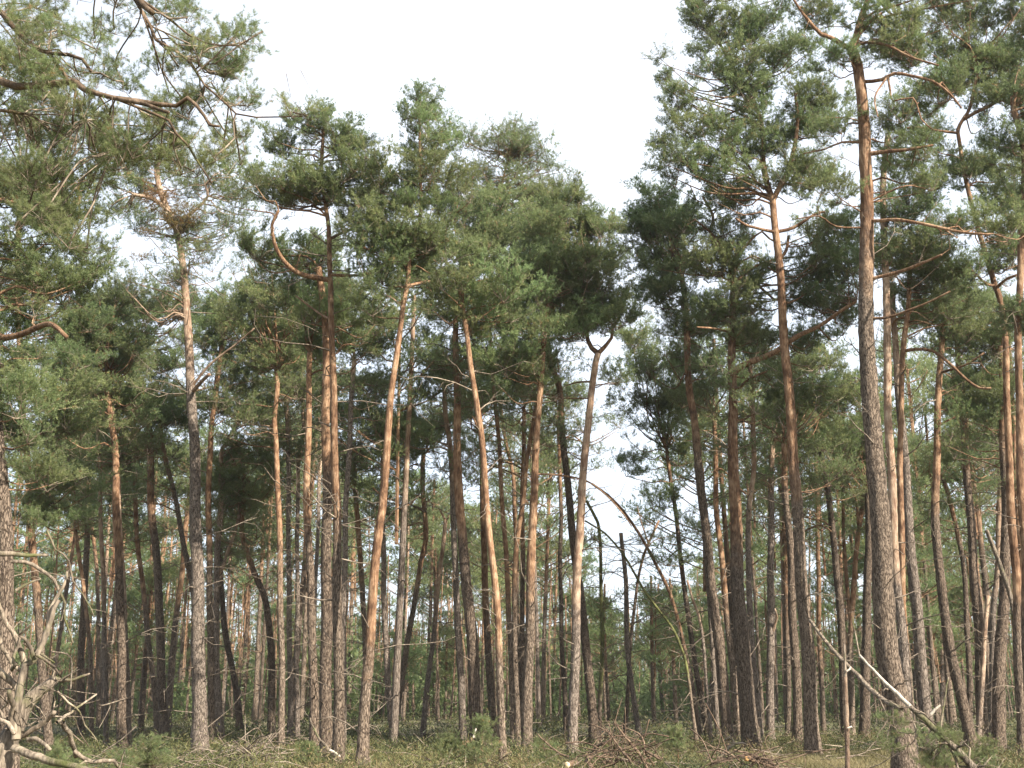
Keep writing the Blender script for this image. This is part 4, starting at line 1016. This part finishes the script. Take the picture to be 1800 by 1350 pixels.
P = scatter(7200, 20, 48, p=.9)
gx = (P[:, 0] / P[:, 1])
grassy = (gx > .21) & (gx < .40) & (P[:, 1] < 32)
H = (.1 + .5 * patch(P, 1.0, .4) ** 1.3) * (.6 + .8 * NR.random(len(P))) * np.where(NR.random(len(P)) < .06, 2.0, 1.0) * np.where(P[:, 1] < 28, 1.35, 1.0)
H *= np.where((np.abs(gx + .03) < .06) & (P[:, 1] < 33), 1.35, 1.0)
blades('heather_undergrowth', P[~grassy], H[~grassy], 50, .012, M_heath, np.clip(patch(P, .8, 2.1) * .8 + .02 + .14 * NR.standard_normal(len(P)), 0, 1)[~grassy], splay=1.1, leaf=.075)
P2 = scatter(7500, 48, 190, p=1.0)
blades('bilberry_undergrowth', P2, .35 + .5 * patch(P2, .6, 1.0), 16, .026, M_heath, np.clip(patch(P2, .5, .1) * .6 + .05, 0, 1), splay=1.0, leaf=.14)
P3 = scatter(9000, 20, 33, p=.9)
g3 = P3[:, 0] / P3[:, 1]
P3 = P3[(g3 > .19) & (g3 < .5) | (NR.random(len(P3)) < .4)]
blades('dry_grass', P3, np.full(len(P3), .13) + .17 * NR.random(len(P3)) ** 2, 22, .006, M_grass, np.clip(patch(P3, 1.4, 1.1) * .8 + .1, 0, 1), splay=.7)

def litter():
    acc = Acc()
    for i in range(1500):
        y = 20 + 45 * R.random() ** 1.3; x = R.uniform(-.5, .5) * y
        ln = R.uniform(.2, 1.1); az = R.uniform(0, 6.28)
        p = np.array((x, y, ground_z(x, y) + R.uniform(.02, .3)))
        d = np.array((math.cos(az), math.sin(az), R.uniform(-.25, .45)))
        d2 = unit(d + NR.standard_normal(3) * .35)
        r = R.uniform(.005, .014)
        acc.tube([p, p + d * ln * .5, p + d * ln * .5 + d2 * ln * .5], [r, r * .8, r * .4], 4, a=R.random())
    o = acc.build('twig_litter', M_twig); o['kind'] = 'stuff'
litter()

# ------------------------------------------------------------------ things lying and standing in front
def limb_part(root, name, pts, D, w0, w1, mat, dz=0.0, sides=9, rough=.06, og=.5, twigs=0, step=.12, kind=None):
    W = px_line(pts, D, dz)
    Pp = spline(W, step)
    if len(Pp) > 3:
        Pp[1:-1] += NR.standard_normal((len(Pp) - 2, 3)) * .006
    mm = px2m(D, pts[0][1])
    r = np.linspace(w0 * mm * .5, w1 * mm * .5, len(Pp))
    acc = Acc()
    base = np.array(root.location)
    acc.tube(Pp - base, r, sides, a=og, rough=rough)
    for q in range(twigs):
        i = R.randint(len(Pp) // 3, len(Pp) - 1)
        d = unit(NR.standard_normal(3) + np.array((0, -.2, .3))); ln = R.uniform(.12, .5)
        b = Pp[i] - base
        d2 = unit(d + NR.standard_normal(3) * .6)
        acc.tube([b, b + d * ln * .5, b + d * ln * .5 + d2 * ln * .5], [max(.006, r[i] * .4), max(.005, r[i] * .3), .003], 4, a=R.random())
    o = acc.build(name, mat, root)
    if kind: o['kind'] = kind
    return o

# bare grey dead tree at the corner
DD = 15.0
c = at(10, 1420, DD)
dt = empty('dead_tree', (c[0], c[1], float(ground_z(c[0], c[1]))), 'gnarled bare grey dead tree with twisting broken limbs, fallen at the picture corner', 'dead tree')
limb_part(dt, 'trunk', [(-30, 1480), (-8, 1400), (8, 1320), (30, 1270), (48, 1235), (72, 1215), (97, 1193)], DD, 62, 17, M_dead, .3, 12, twigs=3)
for pts, w0, w1, dz in [
    ([(97, 1193), (110, 1196), (130, 1195), (158, 1184)], 9, 3, 0), ([(95, 1195), (93, 1188), (96, 1180)], 5, 2, 0),
    ([(28, 1300), (30, 1240), (38, 1200), (44, 1170), (60, 1160), (70, 1140), (82, 1115), (90, 1085), (103, 1055)], 16, 8, .4), ([(82, 1118), (86, 1095), (88, 1070), (100, 1050), (112, 1030), (118, 1005)], 9, 4, .1),
    ([(44, 1172), (40, 1150), (28, 1120), (12, 1098), (2, 1070), (-6, 1050)], 11, 5, -.3), ([(60, 1160), (55, 1140), (45, 1125), (35, 1118), (48, 1105), (60, 1092)], 8, 3, -.3),
    ([(28, 1300), (22, 1260), (24, 1240), (18, 1225), (16, 1215)], 15, 8, -.4), ([(10, 1330), (20, 1300), (45, 1290), (70, 1275), (90, 1258), (96, 1252)], 13, 7, -.3), ([(90, 1258), (94, 1245), (97, 1232)], 4, 2, 0),
    ([(25, 1315), (50, 1325), (80, 1335), (120, 1345), (180, 1362)], 15, 10, -.6), ([(-10, 1170), (10, 1190), (25, 1200), (34, 1225)], 14, 9, .2), ([(-10, 1100), (0, 1125), (10, 1150), (20, 1165), (38, 1182)], 8, 6, .2),
    ([(30, 1165), (22, 1180), (26, 1150), (36, 1122), (38, 1112)], 6, 4, .1), ([(62, 1150), (80, 1160), (95, 1172), (108, 1190)], 6, 3, .3), ([(42, 1130), (52, 1138), (75, 1150), (96, 1165)], 6, 3, .3),
    ([(-10, 972), (20, 974), (50, 977), (84, 976)], 11, 5, .5), ([(20, 987), (45, 988), (70, 1000), (95, 1020), (107, 1045), (115, 1060), (113, 1085), (128, 1130)], 7, 3, .4), ([(28, 1038), (50, 1025), (72, 1017)], 6, 3, .1),
    ([(82, 932), (98, 965), (120, 985), (128, 1020), (145, 1045), (155, 1060), (165, 1085)], 4, 2, .5), ([(50, 1300), (62, 1298), (80, 1310), (88, 1318)], 9, 6, -.2), ([(100, 1270), (115, 1258), (135, 1245), (170, 1220)], 6, 3, .6), ([(-10, 1260), (14, 1272), (25, 1290)], 8, 7, -.2),
    ([(18, 1225), (10, 1240), (-8, 1250)], 5, 3, .2), ([(100, 1215), (120, 1235), (140, 1250), (150, 1275), (170, 1300), (176, 1320)], 4, 2, .8), ([(130, 1320), (160, 1338), (200, 1336), (210, 1352)], 8, 6, .2), ([(110, 1270), (126, 1300), (133, 1330)], 9, 8, .6)]:
    limb_part(dt, 'branch', pts, DD + R.uniform(-.2, .5), w0, w1, M_dead, dz, 8, .05, R.uniform(.3, .9), twigs=1)
acc = Acc()
b0 = np.array(dt.location)
for i in range(26):
    p = at(R.uniform(-10, 180), R.uniform(1190, 1345), DD + R.uniform(-.3, 2.5)) - b0
    d = unit(NR.standard_normal(3) + np.array((0, 0, .2))); ln = R.uniform(.2, .9); d2 = unit(d + NR.standard_normal(3) * .6)
    r = R.uniform(.005, .012)
    acc.tube(spline([p, p + d * ln * .5, p + d * ln * .5 + d2 * ln * .5], .12), r, 4, a=R.random())
acc.build('dead_twigs', M_twig, dt)['kind'] = 'stuff'

# storm-broken trunk with a white split upper half, leaning down to the corner
DF = 21.5
c = at(1713, 1350, DF)
ft = empty('fallen_tree', (c[0], c[1], float(ground_z(c[0], c[1]))), 'storm-broken slanting trunk whose upper half is split to bright white wood', 'fallen tree')
limb_part(ft, 'trunk', [(1600, 1243), (1618, 1258), (1650, 1287), (1680, 1316), (1713, 1350), (1760, 1400)], DF, 9, 13, M_dead, -.6, 12, .08, .2, twigs=10)
limb_part(ft, 'split_wood', [(1603, 1245), (1580, 1222), (1560, 1203), (1535, 1178), (1511, 1152)], DF, 8, 4, M_bare, .5, 8, .05)
limb_part(ft, 'branch', [(1511, 1152), (1507, 1135), (1503, 1110), (1499, 1085)], DF + .5, 3, 2, M_dead, .2, 5)
for pts, w in [([(1600, 1243), (1580, 1243), (1565, 1233), (1545, 1228)], 3), ([(1605, 1247), (1625, 1255), (1640, 1270), (1665, 1290)], 3), ([(1598, 1255), (1610, 1280), (1622, 1300), (1620, 1320)], 2), ([(1630, 1290), (1640, 1282), (1648, 1300), (1650, 1325)], 2),
               ([(1560, 1212), (1556, 1210), (1553, 1214)], 4), ([(1672, 1318), (1680, 1335), (1684, 1352)], 7), ([(1570, 1250), (1570, 1270), (1580, 1290)], 2)]:
    limb_part(ft, 'branch', pts, DF - .2, w, w * .5, M_twig, R.uniform(-.3, .3), 5, twigs=3)
fP = px_line([(1545, 1228), (1570, 1243), (1600, 1250), (1630, 1275), (1660, 1300)], DF, -.2)
fb = np.array(ft.location)
for i in range(22):
    x = R.uniform(1545, 1700); y = 1262 + (x - 1535) * .3 + R.uniform(-12, 75)
    one_branch(ft, fb, at(x, min(y, 1345), DF + R.uniform(-.5, .4)), R.uniform(.14, .3), fP, np.full(len(fP), .02), LIB_FINE, M_twig, hang=.1)

c = at(1583, 1243, 23.0)
fm = empty('fallen_tree', (c[0], c[1], float(ground_z(c[0], c[1]))), 'long thin mossy fallen trunk leaning across behind the bare grey post', 'fallen tree')
limb_part(fm, 'trunk', [(1585, 1246), (1560, 1235), (1537, 1218), (1510, 1190), (1483, 1163), (1450, 1125), (1423, 1090)], 23.4, 10, 6, M_dead, 2.0, 9, .05, .3, twigs=6)
limb_part(fm, 'branch', [(1545, 1228), (1560, 1265), (1545, 1285), (1538, 1310)], 23.2, 4, 2, M_twig, 0, 5, twigs=4)

c = at(1490, 1350, 23.5)
pn = empty('snapped_sapling', (c[0], c[1], float(ground_z(c[0], c[1]))), 'thin snapped sapling standing upright in the grass, its tip stripped to pale wood', 'dead tree')
limb_part(pn, 'trunk', [(1492, 1385), (1490, 1350), (1489, 1290), (1487, 1225), (1486, 1190)], 23.5, 9, 7, M_pale, 0, 8, .04, .75, twigs=2)
limb_part(pn, 'stripped_tip', [(1486, 1192), (1485, 1160), (1484, 1132)], 23.5, 6, 2.5, M_dead, 0, 7)
limb_part(pn, 'branch', [(1488, 1180), (1494, 1176), (1495, 1172)], 23.4, 4, 2, M_bare, 0, 5)
limb_part(pn, 'branch', [(1490, 1280), (1497, 1277), (1498, 1280)], 23.4, 3, 2, M_bare, 0, 5)

# a white splinter, a lying pale fork, sticks
def lone(name, label, cat, D, parts):
    p0 = parts[0][0][0]
    c = at(p0[0], p0[1], D)
    o = empty(name, (c[0], c[1], float(ground_z(c[0], c[1]))), label, cat)
    for i, (pts, w0, w1, mt, tw) in enumerate(parts):
        limb_part(o, 'stem' if i == 0 else 'branch', pts, D, w0, w1, mt, R.uniform(-.2, .2), 6, twigs=tw)
    return o
lone('broken_branch', 'bright white splintered branch end poking up by the leaning dark pine', 'branch', 29.0, [([(1636, 1256), (1644, 1246), (1653, 1240)], 6, 4, M_bare, 0), ([(1650, 1300), (1655, 1262), (1662, 1220), (1667, 1190)], 5, 2, M_dead, 3)])
lone('forked_branch', 'pale forked branch lying lit on the ground at the foot of the thick speckled pine', 'branch', 27.5, [([(1262, 1335), (1280, 1315), (1291, 1308)], 7, 6, M_dead, 2), ([(1291, 1308), (1305, 1306), (1313, 1310)], 5, 3, M_dead, 0), ([(1291, 1308), (1284, 1295), (1272, 1302)], 4, 2, M_dead, 1)])
lone('broken_branch', 'two pale splinters sticking up from a dark branch at the foot of the orange-topped pine', 'branch', 29.5, [([(806, 1312), (822, 1305), (834, 1296)], 8, 6, M_dark, 0), ([(832, 1297), (835, 1286), (839, 1274)], 4, 2.5, M_bare, 0), ([(843, 1290), (846, 1282), (848, 1276)], 3, 2, M_bare, 0)])
lone('broken_branch', 'pale snapped branch lying at the foot of the massive shaded trunk', 'branch', 25.2, [([(545, 1262), (556, 1290), (570, 1308), (578, 1318)], 3, 5, M_dead, 3), ([(578, 1318), (588, 1322), (598, 1330)], 5, 3, M_bare, 0)])

# brush heaps of felled tops
def brush(label, cx, cy, rx, ry, D, big, nt, mat):
    c = at(cx, cy + ry, D)
    o = empty('brush_pile', (c[0], c[1], float(ground_z(c[0], c[1]))), label, 'brush pile')
    for pts, w0, w1 in big:
        limb_part(o, 'branch', pts, D + R.uniform(-.6, .4), w0, w1, mat, R.uniform(-.5, .5), 7, twigs=5)
    acc = Acc(); b0 = np.array(o.location)
    for i in range(nt):
        a = R.uniform(0, 6.28); q = R.random() ** .6
        p = at(cx + math.cos(a) * rx * q, cy + math.sin(a) * ry * q, D + R.uniform(-1, .8)) - b0
        d = unit(NR.standard_normal(3) * np.array((1, .8, .55)) + np.array((0, 0, .25))); ln = R.uniform(.3, 1.2)
        d2 = unit(d + NR.standard_normal(3) * .45 + np.array((0, 0, -.3)))
        r = R.uniform(.006, .014)
        acc.tube(spline([p, p + d * ln * .5, p + d * ln * .5 + d2 * ln * .5], .15), [r] , 4, a=R.random())
    acc.build('brushwood', mat, o)['kind'] = 'stuff'
    return o
brush('tangled heap of red-brown cut branches lying in the middle of the clearing edge', 1080, 1325, 66, 20, 24.5,
      [([(1040, 1330), (1032, 1338), (1042, 1352)], 9, 10), ([(1035, 1332), (1050, 1312), (1075, 1300)], 6, 4), ([(1110, 1340), (1085, 1310), (1065, 1285), (1035, 1272)], 5, 2), ([(1138, 1352), (1120, 1320), (1095, 1290), (1080, 1270)], 6, 3),
       ([(1132, 1330), (1132, 1305), (1122, 1290), (1100, 1280), (1078, 1272)], 4, 2), ([(1060, 1340), (1100, 1338), (1150, 1345)], 7, 4), ([(1160, 1335), (1135, 1320), (1150, 1345)], 4, 3), ([(1000, 1330), (985, 1325), (960, 1305), (945, 1290)], 4, 2), ([(1120, 1345), (1145, 1328), (1165, 1332)], 5, 3)], 70, M_red)
brush('low dark mound of cuttings with a round orange sawn end facing out', 1310, 1338, 75, 16, 24.0,
      [([(1250, 1340), (1300, 1330), (1360, 1335)], 6, 4), ([(1290, 1318), (1330, 1330), (1370, 1350)], 4, 2), ([(1313, 1333), (1330, 1338), (1365, 1350)], 8, 8)], 50, M_red)
brush('sprawl of bent pale-brown sticks and cut tops between the flaky pine and the close row', 440, 1330, 70, 20, 25.0,
      [([(400, 1310), (425, 1320), (445, 1335), (462, 1352)], 4, 3), ([(445, 1320), (465, 1305), (478, 1290)], 3, 2), ([(435, 1352), (434, 1335), (436, 1320)], 4, 3), ([(380, 1330), (405, 1318), (440, 1316)], 3, 2), ([(484, 1352), (482, 1335), (500, 1330)], 4, 2)], 80, M_twig)

def log_end(label, px, py, D, r, ln, az, mat_end):
    c = at(px, py, D)
    o = empty('cut_log', tuple(c), label, 'log')
    d = np.array((math.sin(az), math.cos(az), .02))
    V, Q, T = tube(np.array([d * (ln * i / 5) for i in range(6)]), r, 12, .03)
    build('log_bark', V, [Q, T], [M_bark], attr={'og': np.full(len(V), .5)}, parent=o)
    V, Q, T = tube(np.array([-d * .012, d * .01]), [r * .9, r * .95], 12, .02)
    V2 = np.vstack([V, [-d * .014]])
    k = len(V2) - 1
    Tc = np.stack([(np.arange(12) + 1) % 12, np.arange(12), np.full(12, k)], 1)
    build('sawn_end', V2, [Q, Tc], [mat_end], attr={'og': np.full(len(V2), .5)}, parent=o)
M_sawn = bark_material('sawn_pine_wood', [(.45, .33, .18), (.6, .46, .27), (.7, .56, .36)], [(.5, .36, .2), (.64, .5, .3), (.72, .6, .4)], bump=.003)
M_sawno = bark_material('resin_orange_sawn_wood', [(.4, .2, .07), (.5, .27, .1), (.58, .34, .15)], [(.42, .22, .08), (.52, .29, .12), (.6, .36, .16)], bump=.003)
log_end('pale sawn log end showing at the very bottom beside the red-brown heap', 997, 1345, 23.6, .07, .6, .35, M_sawn)
log_end('orange sawn log end on the low dark mound of cuttings', 1312, 1334, 23.2, .05, .6, .4, M_sawno)

# young pines and leafy tufts
def young(label, px, py, D, h, n, r):
    c = at(px, py, D); g = float(ground_z(c[0], c[1]))
    o = empty('young_pine', (c[0], c[1], g), label, 'young pine')
    b0 = np.array(o.location)
    st = np.array([(0, 0, -.1), (.03, 0, h * .5), (0, .03, h)])
    SP = spline(st, .1)
    acc = Acc(); acc.tube(SP, np.linspace(.022, .006, len(SP)), 6, a=.8)
    acc.build('trunk', M_bark, o)
    for i in range(n):
        z = h * R.uniform(.15, 1.0); a = R.uniform(0, 6.28); q = R.uniform(.1, .5) * h * (1.15 - z / h)
        one_branch(o, b0, b0 + np.array((math.cos(a) * q, math.sin(a) * q, z)), r * R.uniform(.8, 1.1), SP + b0, np.full(len(SP), .012), LIB_FINE, M_twig)
for a in [('young green pine under the dead tree limbs', 95, 1325, 16.5, .9, 9, .26), ('bright young pine by the foot of the forking grey pine', 262, 1335, 20.5, .75, 9, .27), ('small young pine rising before the thick dark double trunk', 215, 1345, 20.0, .55, 7, .24),
          ('low young pine between the dead tree and the thin pale-sided pine', 150, 1340, 18.5, .6, 7, .24), ('bushy young pine at the foot of the slim smooth orange pine', 845, 1345, 24.0, .95, 11, .28), ('young pine spreading against the big leaning brown trunk', 790, 1345, 24.2, .7, 9, .26),
          ('soft young pine in front of the dark row end', 540, 1348, 24.0, .5, 7, .24), ('young pine beside the red-brown heap under the straight speckled pine', 955, 1340, 25.5, .6, 8, .25), ('young pine past the red-brown heap where the ground opens', 1190, 1330, 27.0, .8, 9, .27), ('young pine hidden in shade below the swaying dark pine', 1735, 1335, 26.0, .7, 8, .26)]:
    young(*a)

# ------------------------------------------------------------------ the soft air between the trees
def haze_box(den):
    V = np.array([(x, y, z) for x in (-160, 160) for y in (-60, 215) for z in (-1.3, 32.0)], dtype=float)
    Q = [(0, 1, 3, 2), (4, 6, 7, 5), (0, 4, 5, 1), (2, 3, 7, 6), (0, 2, 6, 4), (1, 5, 7, 3)]
    m, n, l = mat_new('forest_haze')
    out, v = n.new('ShaderNodeOutputMaterial'), n.new('ShaderNodeVolumePrincipled')
    v.inputs['Color'].default_value = (.88, .94, 1, 1)
    v.inputs['Density'].default_value = den
    v.inputs['Anisotropy'].default_value = .2
    l.new(v.outputs['Volume'], out.inputs['Volume'])
    o = build('haze', V, [np.array(Q)], [m], smooth=False)
    o['kind'] = 'stuff'
haze_box(.00025)
